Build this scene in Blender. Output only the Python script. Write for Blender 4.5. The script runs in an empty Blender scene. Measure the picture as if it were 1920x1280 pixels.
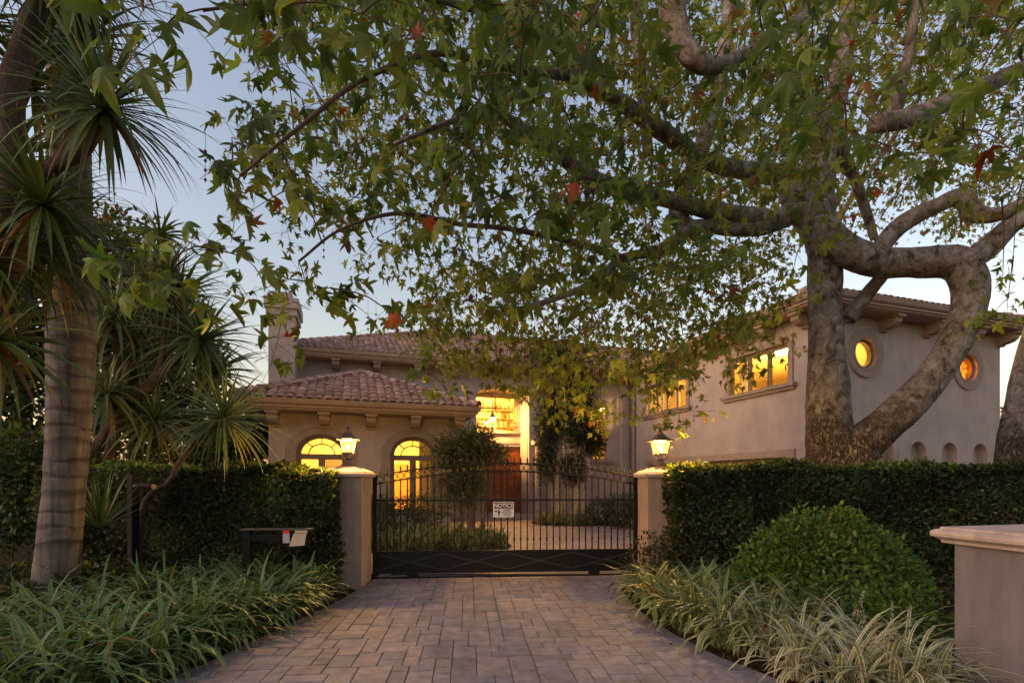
import bpy, bmesh, math, random
import numpy as np
from mathutils import Vector, Matrix
random.seed(7)
rng = np.random.default_rng(11)
R = math.radians
scene = bpy.context.scene
COL = scene.collection

# ------------------------------------------------------------------ camera, sky, sun, exposure
CAMZ, F, PX, HY = 1.57, 934.0, 960.0, 902.0
cam_d = bpy.data.cameras.new('camera'); cam = bpy.data.objects.new('camera', cam_d); COL.objects.link(cam)
cam.location = (0, 0, CAMZ); cam.rotation_euler = (R(90), 0, 0)
cam_d.sensor_width = 36; cam_d.lens = 36 * F / 1920; cam_d.shift_y = (HY - 640) / 1920
cam_d.clip_start = 0.05; cam_d.clip_end = 3000
scene.camera = cam

SUN_EL, SUN_AZ = R(20.0), R(-118)         # soft glow from the left of the drive
world = bpy.data.worlds.new('World'); scene.world = world; world.use_nodes = True
wn = world.node_tree; wn.nodes.clear()
sky = wn.nodes.new('ShaderNodeTexSky'); sky.sky_type = 'NISHITA'; sky.sun_disc = False
sky.sun_elevation = SUN_EL; sky.sun_rotation = SUN_AZ; sky.altitude = 0
sky.air_density = 1.8; sky.dust_density = 1.6; sky.ozone_density = 1.0
bg = wn.nodes.new('ShaderNodeBackground'); bg.inputs[1].default_value = 0.10
wo = wn.nodes.new('ShaderNodeOutputWorld')
wb = wn.nodes.new('ShaderNodeVectorMath'); wb.operation = 'MULTIPLY'; wb.inputs[1].default_value = (1.16, .98, 1.01)   # the camera's white balance
wn.links.new(sky.outputs[0], wb.inputs[0]); wn.links.new(wb.outputs[0], bg.inputs[0]); wn.links.new(bg.outputs[0], wo.inputs[0])

sd = bpy.data.lights.new('sun', 'SUN'); sd.energy = 0.12; sd.angle = R(30); sd.color = (1, 0.92, 0.9)
sun = bpy.data.objects.new('sun', sd); COL.objects.link(sun)
sdir = Vector((math.sin(SUN_AZ) * math.cos(SUN_EL), math.cos(SUN_AZ) * math.cos(SUN_EL), math.sin(SUN_EL)))
sun.rotation_euler = (-sdir).to_track_quat('-Z', 'Y').to_euler()

vs = scene.view_settings
vs.view_transform = 'Standard'; vs.look = 'None'; vs.exposure = 1.18; vs.gamma = 1.0; vs.use_curve_mapping = False
cy = scene.cycles
cy.max_bounces = 7; cy.diffuse_bounces = 3; cy.glossy_bounces = 3; cy.transmission_bounces = 4
cy.transparent_max_bounces = 12; cy.caustics_reflective = False; cy.caustics_refractive = False
cy.sample_clamp_indirect = 4.0; cy.use_denoising = True

# ------------------------------------------------------------------ coordinates
def at(px, py, Y):                       # a point seen at a pixel of the photograph, Y metres away
    return np.array([(px - PX) / F * Y, Y, CAMZ - (py - HY) / F * Y])
def gnd(px, py, z=0.0):                  # a pixel on the ground
    Y = F * (CAMZ - z) / (py - HY); return np.array([(px - PX) / F * Y, Y, z])
def pix(P):
    P = np.atleast_2d(P); Y = np.maximum(P[:, 1], 1e-3)
    return np.stack([PX + F * P[:, 0] / Y, HY - F * (P[:, 2] - CAMZ) / Y], 1)
TH = R(17.9); CT, ST = math.cos(TH), math.sin(TH)
HOUSE = Matrix.Rotation(TH, 4, 'Z')      # house axes: u along the front, v into the depth
def uz(px, py, V):
    k = (px - PX) / F; Y = V / (CT - k * ST); return (Y * (k * CT + ST), CAMZ - (py - HY) / F * Y)
def vz(px, py, U):
    k = (px - PX) / F; Y = U / (k * CT + ST); return (Y * (CT - k * ST), CAMZ - (py - HY) / F * Y)
def uvw(u, v, z=0): return np.array([u * CT - v * ST, u * ST + v * CT, z])

# ------------------------------------------------------------------ materials
def nd(nt, t, **kw):
    n = nt.nodes.new(t)
    for k, v in kw.items():
        if k == 'inp':
            for i, x in v.items(): n.inputs[i].default_value = x
        else: setattr(n, k, v)
    return n
def mat(name, col, rough=.7, var=.25, scale=6., bump=0., bscale=60., attr=False, trans=0., spec=.3, metal=0., col2=None, dist=.02, tint=(1.5, 1.35, .5)):
    m = bpy.data.materials.new(name); m.use_nodes = True; nt = m.node_tree; nt.nodes.clear(); L = nt.links.new
    out = nd(nt, 'ShaderNodeOutputMaterial'); p = nd(nt, 'ShaderNodeBsdfPrincipled')
    p.inputs['Roughness'].default_value = rough; p.inputs['Specular IOR Level'].default_value = spec; p.inputs['Metallic'].default_value = metal
    tc = nd(nt, 'ShaderNodeTexCoord'); nz = nd(nt, 'ShaderNodeTexNoise', inp={'Scale': scale, 'Detail': 6., 'Roughness': .62})
    L(tc.outputs['Object'], nz.inputs['Vector'])
    if col2 is not None:
        r = nd(nt, 'ShaderNodeValToRGB'); r.color_ramp.elements[0].position = .38; r.color_ramp.elements[1].position = .62
        r.color_ramp.elements[0].color = (*col, 1); r.color_ramp.elements[1].color = (*col2, 1)
        L(nz.outputs['Fac'], r.inputs[0]); base = r.outputs[0]
    elif attr:
        a = nd(nt, 'ShaderNodeVertexColor', layer_name='Col'); base = a.outputs[0]
    else:
        c = nd(nt, 'ShaderNodeRGB'); c.outputs[0].default_value = (*col, 1); base = c.outputs[0]
    if var > 0:
        mr = nd(nt, 'ShaderNodeMapRange', inp={'From Min': .3, 'From Max': .7, 'To Min': 1 - var, 'To Max': 1 + var})
        L(nz.outputs['Fac'], mr.inputs[0])
        mx = nd(nt, 'ShaderNodeVectorMath', operation='SCALE'); L(base, mx.inputs[0]); L(mr.outputs[0], mx.inputs['Scale']); base = mx.outputs[0]
    L(base, p.inputs['Base Color'])
    if bump > 0:
        n2 = nd(nt, 'ShaderNodeTexNoise', inp={'Scale': bscale, 'Detail': 5., 'Roughness': .6}); L(tc.outputs['Object'], n2.inputs['Vector'])
        b = nd(nt, 'ShaderNodeBump', inp={'Strength': bump, 'Distance': dist}); L(n2.outputs['Fac'], b.inputs['Height']); L(b.outputs[0], p.inputs['Normal'])
    if trans > 0:
        t = nd(nt, 'ShaderNodeBsdfTranslucent'); vm = nd(nt, 'ShaderNodeVectorMath', operation='MULTIPLY'); vm.inputs[1].default_value = tint
        L(base, vm.inputs[0]); L(vm.outputs[0], t.inputs[0])
        mx2 = nd(nt, 'ShaderNodeMixShader', inp={0: trans}); L(p.outputs[0], mx2.inputs[1]); L(t.outputs[0], mx2.inputs[2]); L(mx2.outputs[0], out.inputs[0])
    else: L(p.outputs[0], out.inputs[0])
    return m
def glow(name, col, strength, clear=0.):
    m = bpy.data.materials.new(name); m.use_nodes = True; nt = m.node_tree; nt.nodes.clear(); L = nt.links.new
    out = nd(nt, 'ShaderNodeOutputMaterial'); e = nd(nt, 'ShaderNodeEmission', inp={0: (*col, 1), 1: strength})
    if clear:
        t = nd(nt, 'ShaderNodeBsdfTransparent'); mx = nd(nt, 'ShaderNodeMixShader', inp={0: clear}); L(e.outputs[0], mx.inputs[1]); L(t.outputs[0], mx.inputs[2]); L(mx.outputs[0], out.inputs[0])
    else: L(e.outputs[0], out.inputs[0])
    return m
def glass(name, tint=(1, 1, 1), refl=1.0):
    m = bpy.data.materials.new(name); m.use_nodes = True; nt = m.node_tree; nt.nodes.clear(); L = nt.links.new
    out = nd(nt, 'ShaderNodeOutputMaterial'); t = nd(nt, 'ShaderNodeBsdfTransparent', inp={0: (*tint, 1)})
    g = nd(nt, 'ShaderNodeBsdfGlossy', inp={'Roughness': .02}); fr = nd(nt, 'ShaderNodeFresnel', inp={0: 1.5})
    mul = nd(nt, 'ShaderNodeMath', operation='MULTIPLY', inp={1: refl}); L(fr.outputs[0], mul.inputs[0])
    mx = nd(nt, 'ShaderNodeMixShader'); L(mul.outputs[0], mx.inputs[0]); L(t.outputs[0], mx.inputs[1]); L(g.outputs[0], mx.inputs[2]); L(mx.outputs[0], out.inputs[0])
    return m
def bark_mat():
    m = bpy.data.materials.new('sycamore_bark'); m.use_nodes = True; nt = m.node_tree; nt.nodes.clear(); L = nt.links.new
    out = nd(nt, 'ShaderNodeOutputMaterial'); p = nd(nt, 'ShaderNodeBsdfPrincipled', inp={'Roughness': .9, 'Specular IOR Level': .15})
    tc = nd(nt, 'ShaderNodeTexCoord')
    def noise(s, d=5., dist=0., sc=(1, 1, 1), rgh=.65):
        mp = nd(nt, 'ShaderNodeMapping'); mp.inputs['Scale'].default_value = sc; L(tc.outputs['Object'], mp.inputs[0])
        n = nd(nt, 'ShaderNodeTexNoise', inp={'Scale': s, 'Detail': d, 'Roughness': rgh, 'Distortion': dist}); L(mp.outputs[0], n.inputs['Vector']); return n.outputs['Fac']
    def ramp(f, e):
        r = nd(nt, 'ShaderNodeValToRGB')
        while len(r.color_ramp.elements) < len(e): r.color_ramp.elements.new(.5)
        for el, (pos, c) in zip(r.color_ramp.elements, e): el.position = pos; el.color = (*c, 1)
        L(f, r.inputs[0]); return r.outputs[0]
    plates = noise(5.5, 9, .8, (1, 1, .75), .72)
    smooth = ramp(plates, [(0, (.06, .045, .036)), (.405, (.075, .058, .046)), (.42, (.145, .12, .10)), (.47, (.16, .135, .115)), (.485, (.22, .195, .175)), (.56, (.235, .21, .19)), (.575, (.33, .305, .28)), (1, (.35, .325, .30))])
    fine = noise(55, 8, .4, (1, 1, .6), .75)
    fm = ramp(fine, [(0, (.35, .33, .32)), (.4, (.62, .6, .58)), (.52, (1, 1, 1)), (1, (1.12, 1.12, 1.12))])
    sm = nd(nt, 'ShaderNodeMix', data_type='RGBA', blend_type='MULTIPLY'); sm.inputs[0].default_value = 1.; L(smooth, sm.inputs[6]); L(fm, sm.inputs[7])
    crack = noise(17, 10, 1.2, (1, 1, .34), .7)
    rough = ramp(crack, [(0, (.10, .07, .05)), (.40, (.22, .165, .12)), (.47, (.19, .14, .10)), (.497, (.025, .018, .013)), (.51, (.035, .025, .018)), (.54, (.20, .15, .105)), (.64, (.27, .21, .155)), (1, (.20, .15, .11))])
    rm_ = nd(nt, 'ShaderNodeMix', data_type='RGBA', blend_type='MULTIPLY'); rm_.inputs[0].default_value = .9; L(rough, rm_.inputs[6]); L(fm, rm_.inputs[7])
    sep = nd(nt, 'ShaderNodeSeparateXYZ'); L(tc.outputs['Object'], sep.inputs[0])
    addn = nd(nt, 'ShaderNodeMath', operation='MULTIPLY_ADD', inp={1: 3.2}); L(noise(2.4, 6), addn.inputs[0]); L(sep.outputs['Z'], addn.inputs[2])
    mr = nd(nt, 'ShaderNodeMapRange', inp={'From Min': 3.9, 'From Max': 4.6, 'To Min': 1., 'To Max': 0.}); L(addn.outputs[0], mr.inputs[0])
    mx = nd(nt, 'ShaderNodeMix', data_type='RGBA'); L(mr.outputs[0], mx.inputs[0]); L(sm.outputs[2], mx.inputs[6]); L(rm_.outputs[2], mx.inputs[7]); L(mx.outputs[2], p.inputs['Base Color'])
    ab = nd(nt, 'ShaderNodeMath', operation='SUBTRACT', inp={1: .5}); L(crack, ab.inputs[0]); ab2 = nd(nt, 'ShaderNodeMath', operation='ABSOLUTE'); L(ab.outputs[0], ab2.inputs[0])
    hv = nd(nt, 'ShaderNodeMapRange', inp={'From Min': 0., 'From Max': .07, 'To Min': 0., 'To Max': 1.2}); L(ab2.outputs[0], hv.inputs[0])
    hm = nd(nt, 'ShaderNodeMath', operation='MULTIPLY'); L(hv.outputs[0], hm.inputs[0]); L(mr.outputs[0], hm.inputs[1])
    h2 = nd(nt, 'ShaderNodeMath', operation='MULTIPLY_ADD', inp={1: .5}); L(fine, h2.inputs[0]); L(hm.outputs[0], h2.inputs[2])
    h3 = nd(nt, 'ShaderNodeMath', operation='MULTIPLY_ADD', inp={1: 1.0}); L(plates, h3.inputs[0]); L(h2.outputs[0], h3.inputs[2])
    b = nd(nt, 'ShaderNodeBump', inp={'Strength': 1., 'Distance': .035}); L(h3.outputs[0], b.inputs['Height']); L(b.outputs[0], p.inputs['Normal']); L(p.outputs[0], out.inputs[0])
    return m
def palm_bark():
    m = mat('palm_bark', (.108, .098, .1), .85, .3, 7, .5, 30)
    nt = m.node_tree; L = nt.links.new; p = [n for n in nt.nodes if n.type == 'BSDF_PRINCIPLED'][0]
    old = p.inputs['Base Color'].links[0].from_socket
    tc = nd(nt, 'ShaderNodeTexCoord'); mp = nd(nt, 'ShaderNodeMapping'); mp.inputs['Scale'].default_value = (7, 7, .55); L(tc.outputs['Object'], mp.inputs[0])
    n = nd(nt, 'ShaderNodeTexNoise', inp={'Scale': 3., 'Detail': 4.}); L(mp.outputs[0], n.inputs['Vector'])
    mr = nd(nt, 'ShaderNodeMapRange', inp={'From Min': .35, 'From Max': .6, 'To Min': .6, 'To Max': 1.1}); L(n.outputs[0], mr.inputs[0])
    at_ = nd(nt, 'ShaderNodeVertexColor', layer_name='Col')
    v1 = nd(nt, 'ShaderNodeVectorMath', operation='SCALE'); L(old, v1.inputs[0]); L(mr.outputs[0], v1.inputs['Scale'])
    v2 = nd(nt, 'ShaderNodeVectorMath', operation='MULTIPLY'); L(v1.outputs[0], v2.inputs[0]); L(at_.outputs[0], v2.inputs[1]); L(v2.outputs[0], p.inputs['Base Color'])
    return m
MT = dict(
    soil=mat('mulch', (.045, .028, .02), .95, .5, 30, 1., 45, col2=(.02, .013, .01), dist=.05),
    paver=mat('paver', (.3, .2, .2), .62, .35, 9, .35, 90, attr=True, spec=.35),
    court=None,
    joint=mat('joint_sand', (.11, .09, .085), .95, .3, 20, .3, 80),
    stucco=mat('stucco', (.36, .305, .29), .9, .14, 1.6, .35, 130, dist=.01),
    stucco_l=mat('stucco_pillar', (.29, .215, .18), .9, .12, 2.2, .35, 140, dist=.008),
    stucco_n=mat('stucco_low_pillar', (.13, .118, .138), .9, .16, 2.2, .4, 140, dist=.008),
    trim=mat('cast_stone_trim', (.27, .215, .185), .85, .15, 5, .25, 90, dist=.008),
    cap=mat('cap_stone', (.33, .27, .255), .8, .18, 8, .25, 120, dist=.006),
    eave=mat('eave_paint', (.30, .225, .18), .7, .12, 3, .1, 60),
    tile=mat('clay_tile', (.33, .2, .165), .8, .35, 5, .3, 60, attr=True),
    frame=mat('window_frame', (.16, .125, .10), .5, .1, 5),
    wood=mat('mahogany', (.22, .06, .022), .35, .4, 5, .1, 40, spec=.5),
    iron=mat('wrought_iron', (.009, .007, .007), .5, .3, 20, .1, 120, spec=.22),
    iron2=mat('lit_iron', (.028, .022, .02), .5, .3, 20, spec=.3),  # lighter copy of the iron; light on the diagonals put into its colour
    black=mat('black_paint', (.007, .007, .010), .65, .2, 15, spec=.08),
    bronze=mat('lantern_metal', (.16, .10, .07), .45, .35, 25, .1, 80, metal=.6, spec=.5),
    room=mat('room_wall', (.80, .66, .40), .8, .06, 2),
    shelf=mat('shelf_wood', (.42, .23, .09), .6, .2, 8),
    book=mat('books', (.4, .3, .2), .7, .2, 8, attr=True),
    steel=mat('dull_steel', (.10, .09, .09), .5, .2, 20, metal=.6),
    rust=mat('rusty_cover', (.16, .075, .045), .8, .3, 20, .3, 60),
    leaf=mat('broad_leaf', (.06, .1, .03), .5, .22, 9, attr=True, trans=.5, spec=.35),
    strap=mat('strap_leaf', (.06, .1, .03), .45, .15, 20, attr=True, trans=.22, spec=.32),
    twig=mat('twig_bark', (.085, .06, .045), .9, .3, 20),
    cordbark=mat('cordyline_bark', (.075, .052, .043), .95, .4, 9, .9, 34, dist=.05),
    palebark=mat('pale_bark', (.36, .28, .2), .9, .4, 9, .6, 30),
    bark=bark_mat(), palm=palm_bark(),
    fence=mat('fence_board', (.02, .016, .014), .9, .4, 6, .4, 30),
    white=mat('sign_white', (.55, .53, .55), .5, .05, 4), navy=mat('sign_navy', (.018, .018, .06), .5, .05, 4), ink=mat('sign_ink', (.03, .03, .05), .6, .05, 4),
    red=mat('red_sticker', (.5, .03, .03), .45, .05, 4), tan=mat('tan_plate', (.42, .34, .27), .5, .1, 12), grey=mat('grey_sticker', (.3, .3, .34), .5, .05, 4),
    garage=mat('garage_door', (.36, .27, .2), .7, .1, 4),
    pane=glass('window_glass', (.98, .97, .93), 1.0), amber=glass('stained_amber', (1, .55, .15), .8), redglass=glass('stained_red', (1, .25, .06), .8),
    lampglass=glow('lantern_glass', (1, .56, .12), 1.15, .4), bulb=glow('bulb', (1, .70, .3), 9),
    asphalt=mat('asphalt', (.05, .05, .05), .9, .2, 20, .4, 120),
)
def court_mat():
    m = bpy.data.materials.new('courtyard_pavers'); m.use_nodes = True; nt = m.node_tree; L = nt.links.new
    p = nt.nodes['Principled BSDF']; p.inputs['Roughness'].default_value = .65
    tc = nd(nt, 'ShaderNodeTexCoord'); br = nd(nt, 'ShaderNodeTexBrick', inp={'Color1': (.30, .22, .20, 1), 'Color2': (.24, .175, .165, 1), 'Mortar': (.11, .085, .08, 1), 'Scale': 1., 'Mortar Size': .008, 'Brick Width': .32, 'Row Height': .21})
    br.squash = 1.4; br.squash_frequency = 3
    L(tc.outputs['Object'], br.inputs['Vector']); n = nd(nt, 'ShaderNodeTexNoise', inp={'Scale': 2., 'Detail': 6.}); L(tc.outputs['Object'], n.inputs[0])
    mr = nd(nt, 'ShaderNodeMapRange', inp={'From Min': .3, 'From Max': .7, 'To Min': .75, 'To Max': 1.25}); L(n.outputs[0], mr.inputs[0])
    v = nd(nt, 'ShaderNodeVectorMath', operation='SCALE'); L(br.outputs[0], v.inputs[0]); L(mr.outputs[0], v.inputs['Scale']); L(v.outputs[0], p.inputs['Base Color'])
    b = nd(nt, 'ShaderNodeBump', inp={'Strength': .4, 'Distance': .01}); b.invert = True; L(br.outputs['Fac'], b.inputs['Height']); L(b.outputs[0], p.inputs['Normal'])
    return m
MT['court'] = court_mat()
def weather(m, scale, lo, hi, size=1.):      # rain streaks, tyre and traffic marks: a broad stain over the base colour
    nt = m.node_tree; L = nt.links.new; p = [n for n in nt.nodes if n.type == 'BSDF_PRINCIPLED'][0]; old = p.inputs['Base Color'].links[0].from_socket
    tc = nd(nt, 'ShaderNodeTexCoord'); mp = nd(nt, 'ShaderNodeMapping'); mp.inputs['Scale'].default_value = scale; L(tc.outputs['Object'], mp.inputs[0])
    n = nd(nt, 'ShaderNodeTexNoise', inp={'Scale': size, 'Detail': 8., 'Roughness': .7}); L(mp.outputs[0], n.inputs['Vector'])
    mr = nd(nt, 'ShaderNodeMapRange', inp={'From Min': .32, 'From Max': .62, 'To Min': lo, 'To Max': hi}); L(n.outputs[0], mr.inputs[0])
    v = nd(nt, 'ShaderNodeVectorMath', operation='SCALE'); L(old, v.inputs[0]); L(mr.outputs[0], v.inputs['Scale']); L(v.outputs[0], p.inputs['Base Color'])
for k_, sc_, lo_, hi_, z_ in (('stucco', (2.5, 2.5, .3), .92, 1.05, 1.6), ('stucco_l', (5, 5, .8), .78, 1.08, 2.), ('stucco_n', (5, 5, .8), .8, 1.08, 2.), ('cap', (1, 1, 1), .8, 1.1, 9.), ('paver', (1, .45, 1), .72, 1.12, 1.1)): weather(MT[k_], sc_, lo_, hi_, z_)

# ------------------------------------------------------------------ mesh helpers
class MB:
    def __init__(s): s.v = []; s.f = []; s.c = []; s.col = None
    def add(s, vs, fs, col=None):
        o = len(s.v); s.v += [tuple(map(float, p)) for p in vs]; s.f += [tuple(i + o for i in f) for f in fs]
        s.c += [col if col is not None else (1, 1, 1)] * len(vs)
        return s
    def box(s, x0, x1, y0, y1, z0, z1, col=None, M=None):
        vs = [(x, y, z) for z in (z0, z1) for y in (y0, y1) for x in (x0, x1)]
        if M is not None: vs = [tuple(M @ Vector(p)) for p in vs]
        return s.add(vs, [(0, 2, 3, 1), (4, 5, 7, 6), (0, 1, 5, 4), (1, 3, 7, 5), (3, 2, 6, 7), (2, 0, 4, 6)], col)
    def cbox(s, x0, x1, y0, y1, z0, z1, ch, col=None, M=None):   # box with chamfered top edge
        vs = [(x0, y0, z0), (x1, y0, z0), (x1, y1, z0), (x0, y1, z0), (x0, y0, z1 - ch), (x1, y0, z1 - ch), (x1, y1, z1 - ch), (x0, y1, z1 - ch),
              (x0 + ch, y0 + ch, z1), (x1 - ch, y0 + ch, z1), (x1 - ch, y1 - ch, z1), (x0 + ch, y1 - ch, z1)]
        if M is not None: vs = [tuple(M @ Vector(p)) for p in vs]
        fs = [(8, 9, 10, 11)]
        for i in range(4):
            j = (i + 1) % 4; fs += [(i, j, j + 4, i + 4), (i + 4, j + 4, j + 8, i + 8)]
        return s.add(vs, fs, col)
    def rings(s, ringlist, cap0=True, cap1=True, col=None, closed=True):
        n = len(ringlist[0]); vs = [p for r in ringlist for p in r]; fs = []
        for a in range(len(ringlist) - 1):
            for i in range(n if closed else n - 1):
                j = (i + 1) % n; fs.append((a * n + i, a * n + j, (a + 1) * n + j, (a + 1) * n + i))
        if cap0: fs.append(tuple(range(n - 1, -1, -1)))
        if cap1: fs.append(tuple((len(ringlist) - 1) * n + i for i in range(n)))
        return s.add(vs, fs, col)
    def tube(s, pts, rad, seg=6, col=None, noise=0., caps=True):
        pts = [np.array(p, float) for p in pts]; n = len(pts); rad = [rad] * n if np.isscalar(rad) else rad
        t0 = pts[1] - pts[0]; t0 /= np.linalg.norm(t0) + 1e-9
        up = np.array([0, 0, 1.]) if abs(t0[2]) < .9 else np.array([0., 1, 0]); a = np.cross(t0, up); a /= np.linalg.norm(a); R_ = []
        for i in range(n):
            t = pts[min(i + 1, n - 1)] - pts[max(i - 1, 0)]; t /= np.linalg.norm(t) + 1e-9
            a = a - t * a.dot(t); a /= np.linalg.norm(a) + 1e-9; b = np.cross(t, a)
            ring = []
            for k in range(seg):
                w = 2 * math.pi * k / seg; r = rad[i]
                if noise: r *= 1 + noise * (math.sin(3 * w + i * .55) * .5 + math.sin(2 * w - i * .31 + 1.3) * .6 + .5 * (random.random() - .5))
                ring.append(pts[i] + r * (math.cos(w) * a + math.sin(w) * b))
            R_.append(ring)
        return s.rings(R_, caps, caps, col)
    def lathe(s, prof, c=(0, 0, 0), seg=12, col=None, rot=0.):
        return s.rings([[(c[0] + r * math.cos(rot + 2 * math.pi * k / seg), c[1] + r * math.sin(rot + 2 * math.pi * k / seg), c[2] + z) for k in range(seg)] for r, z in prof], True, True, col)
    def mesh(s, name, col=False, smooth=False):
        me = bpy.data.meshes.new(name); me.from_pydata(s.v, [], s.f)
        if col:
            a = me.color_attributes.new('Col', 'FLOAT_COLOR', 'POINT'); a.data.foreach_set('color', np.array([(*c, 1) for c in s.c], np.float32).ravel())
        if smooth: me.polygons.foreach_set('use_smooth', np.ones(len(me.polygons), bool))
        me.update(); return me
def np_mesh(name, V, Fc, C=None, smooth=True):
    me = bpy.data.meshes.new(name); V = np.asarray(V, np.float32); Fc = np.asarray(Fc, np.int32); k = Fc.shape[1]
    me.vertices.add(len(V)); me.vertices.foreach_set('co', V.ravel())
    me.loops.add(Fc.size); me.loops.foreach_set('vertex_index', Fc.ravel())
    me.polygons.add(len(Fc)); me.polygons.foreach_set('loop_start', np.arange(0, Fc.size, k, dtype=np.int32))
    me.polygons.foreach_set('use_smooth', np.full(len(Fc), smooth))
    if C is not None:
        a = me.color_attributes.new('Col', 'FLOAT_COLOR', 'POINT'); C4 = np.ones((len(V), 4), np.float32); C4[:, :3] = C; a.data.foreach_set('color', C4.ravel())
    me.update(calc_edges=True); return me
XF = {}
def place(o, parent, W=None):
    """world matrix W for geometry given in world (or house) axes, kept under its parent"""
    W = W or Matrix.Identity(4)
    if parent is not None:
        o.parent = parent; o.matrix_parent_inverse = XF[parent.name].inverted() @ W; XF[o.name] = W
    else: o.matrix_world = W; XF[o.name] = W
def obj(name, me, m, parent=None, W=None, **props):
    if isinstance(me, MB): me = me.mesh(name, True)
    if m is not None and not me.materials: me.materials.append(m)
    o = bpy.data.objects.new(name, me); COL.objects.link(o); place(o, parent, W)
    for k, v in props.items(): o[k] = v
    return o
def thing(name, label, cat, loc=(0, 0, 0), rotz=0., group=None):
    o = bpy.data.objects.new(name, None); COL.objects.link(o); o.empty_display_size = .2
    W = Matrix.Translation(Vector([float(x) for x in loc])) @ Matrix.Rotation(rotz, 4, 'Z'); o.location = W.to_translation(); o.rotation_euler = (0, 0, rotz); XF[o.name] = W
    o['label'] = label; o['category'] = cat
    if group: o['group'] = group
    return o
def copy_thing(src, loc, rotz, scale=1., label=None):
    c = src.copy(); COL.objects.link(c); c.location = [float(x) for x in loc]; c.rotation_euler = (0, 0, rotz); c.scale = (scale,) * 3
    if label: c['label'] = label
    for ch in src.children:
        d = ch.copy(); COL.objects.link(d); d.parent = c
        for g in ch.children: e = g.copy(); COL.objects.link(e); e.parent = d
    return c
def smoothpath(P, n=8):
    P = [np.array(p, float) for p in P]; P = [2 * P[0] - P[1]] + P + [2 * P[-1] - P[-2]]; out = []
    for i in range(1, len(P) - 2):
        for t in np.linspace(0, 1, n, endpoint=False):
            a, b, c, d = P[i - 1], P[i], P[i + 1], P[i + 2]
            out.append(.5 * (2 * b + (c - a) * t + (2 * a - 5 * b + 4 * c - d) * t * t + (3 * b - a - 3 * c + d) * t ** 3))
    out.append(P[-2]); return out
def lerp(xs, xp, fp): return np.interp(xs, xp, fp)
def unit(a): return a / (np.linalg.norm(a, axis=-1, keepdims=True) + 1e-9)
def frames(tip, nrm):                      # leaf axes: x side, y tip, z normal
    t = unit(tip); n = unit(nrm - t * np.sum(nrm * t, -1, keepdims=True)); s = np.cross(t, n); return np.stack([s, t, n], -1)
def scatter(temp, P, M, S, C):             # temp=(V,F[,w]) copied at P with axes M, size S, colour C
    V, Fc = temp[0], temp[1]; n, k = len(P), len(V)
    W = np.einsum('nij,kj->nki', M, V) * S[:, None, None] + P[:, None, :]
    FF = (Fc[None] + (np.arange(n) * k)[:, None, None]).reshape(-1, Fc.shape[1])
    CC = np.repeat(C[:, None, :], k, 1)
    if len(temp) > 2: CC = CC * temp[2][None]
    return W.reshape(-1, 3), FF, CC.reshape(-1, 3)
def syc_leaf(curl, fold, seed):
    r = random.Random(seed)
    side = [(.05, -.05), (.2, -.07), (.47, -.04), (.33, .1), (.25, .2), (.44, .36), (.57, .62), (.38, .52), (.19, .44), (.2, .62), (.13, .82)]
    out = [(x * r.uniform(.85, 1.12), y * r.uniform(.93, 1.07)) for x, y in side] + [(0, 1.02)] + [(-x * r.uniform(.85, 1.12), y * r.uniform(.93, 1.07)) for x, y in side[::-1]]
    v = [(0, .24)] + out; V = np.array([(x, y, 0) for x, y in v], float); rr = V[:, 0] ** 2 + (V[:, 1] - .2) ** 2
    V[:, 2] = -curl * rr + fold * np.abs(V[:, 0]) + .05 * np.sin(7 * V[:, 0] + seed) * (V[:, 1])
    n = len(out); Fc = np.array([(0, 1 + i, 1 + (i + 1) % n) for i in range(n)])
    w = np.ones((len(V), 3)); w[0] = .82; w[1:] *= 1.03
    return V, Fc, w
SYC = [syc_leaf(.35, .25, 1), syc_leaf(.9, .35, 2), syc_leaf(-.35, .6, 3), syc_leaf(1.2, .1, 4), syc_leaf(.45, -.55, 5), syc_leaf(.2, .9, 6), syc_leaf(.8, -.2, 7)]
OVAL = (np.array([(0, 0, 0), (.22, .3, .06), (.25, .58, .07), (0, 1, -.06), (-.25, .58, .07), (-.22, .3, .06), (0, .5, -.01)], float), np.array([(0, 1, 6), (1, 2, 6), (2, 3, 6), (3, 4, 6), (4, 5, 6), (5, 0, 6)]))
NARROW = (np.array([(0, 0, 0), (.1, .45, .03), (0, 1, -.08), (-.1, .45, .03)], float), np.array([(0, 1, 2), (0, 2, 3)]))

# ------------------------------------------------------------------ ground and drive
g = MB(); g.add([(-300, -60, 0), (300, -60, 0), (300, 900, 0), (-300, 900, 0)], [(0, 1, 2, 3)])
obj('ground', g, MT['soil'], kind='structure')
LE = [(-2.0, -3.6), (2.0, -3.0), (3.2, -2.78), (3.88, -2.66), (4.21, -2.57), (4.84, -2.49), (5.47, -2.36), (6.43, -2.22), (7.4, -2.16), (8.6, -2.2)]
RE = [(-2.0, 3.6), (2.0, 2.7), (3.2, 2.3), (3.89, 2.05), (4.29, 1.83), (4.85, 1.66), (5.66, 1.52), (6.35, 1.52), (7.0, 1.54), (7.4, 1.66), (7.7, 1.95), (7.95, 2.12), (8.6, 2.12)]
def le(y): return np.interp(y, [p[0] for p in LE], [p[1] for p in LE])
def re_(y): return np.interp(y, [p[0] for p in RE], [p[1] for p in RE])
g = MB(); ys = np.linspace(-2, 8.3, 60)
for a, b in zip(ys[:-1], ys[1:]): g.add([(le(a), a, .012), (re_(a), a, .012), (re_(b), b, .012), (le(b), b, .012)], [(0, 1, 2, 3)])
drive = obj('driveway', g, MT['joint'], kind='structure')
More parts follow.
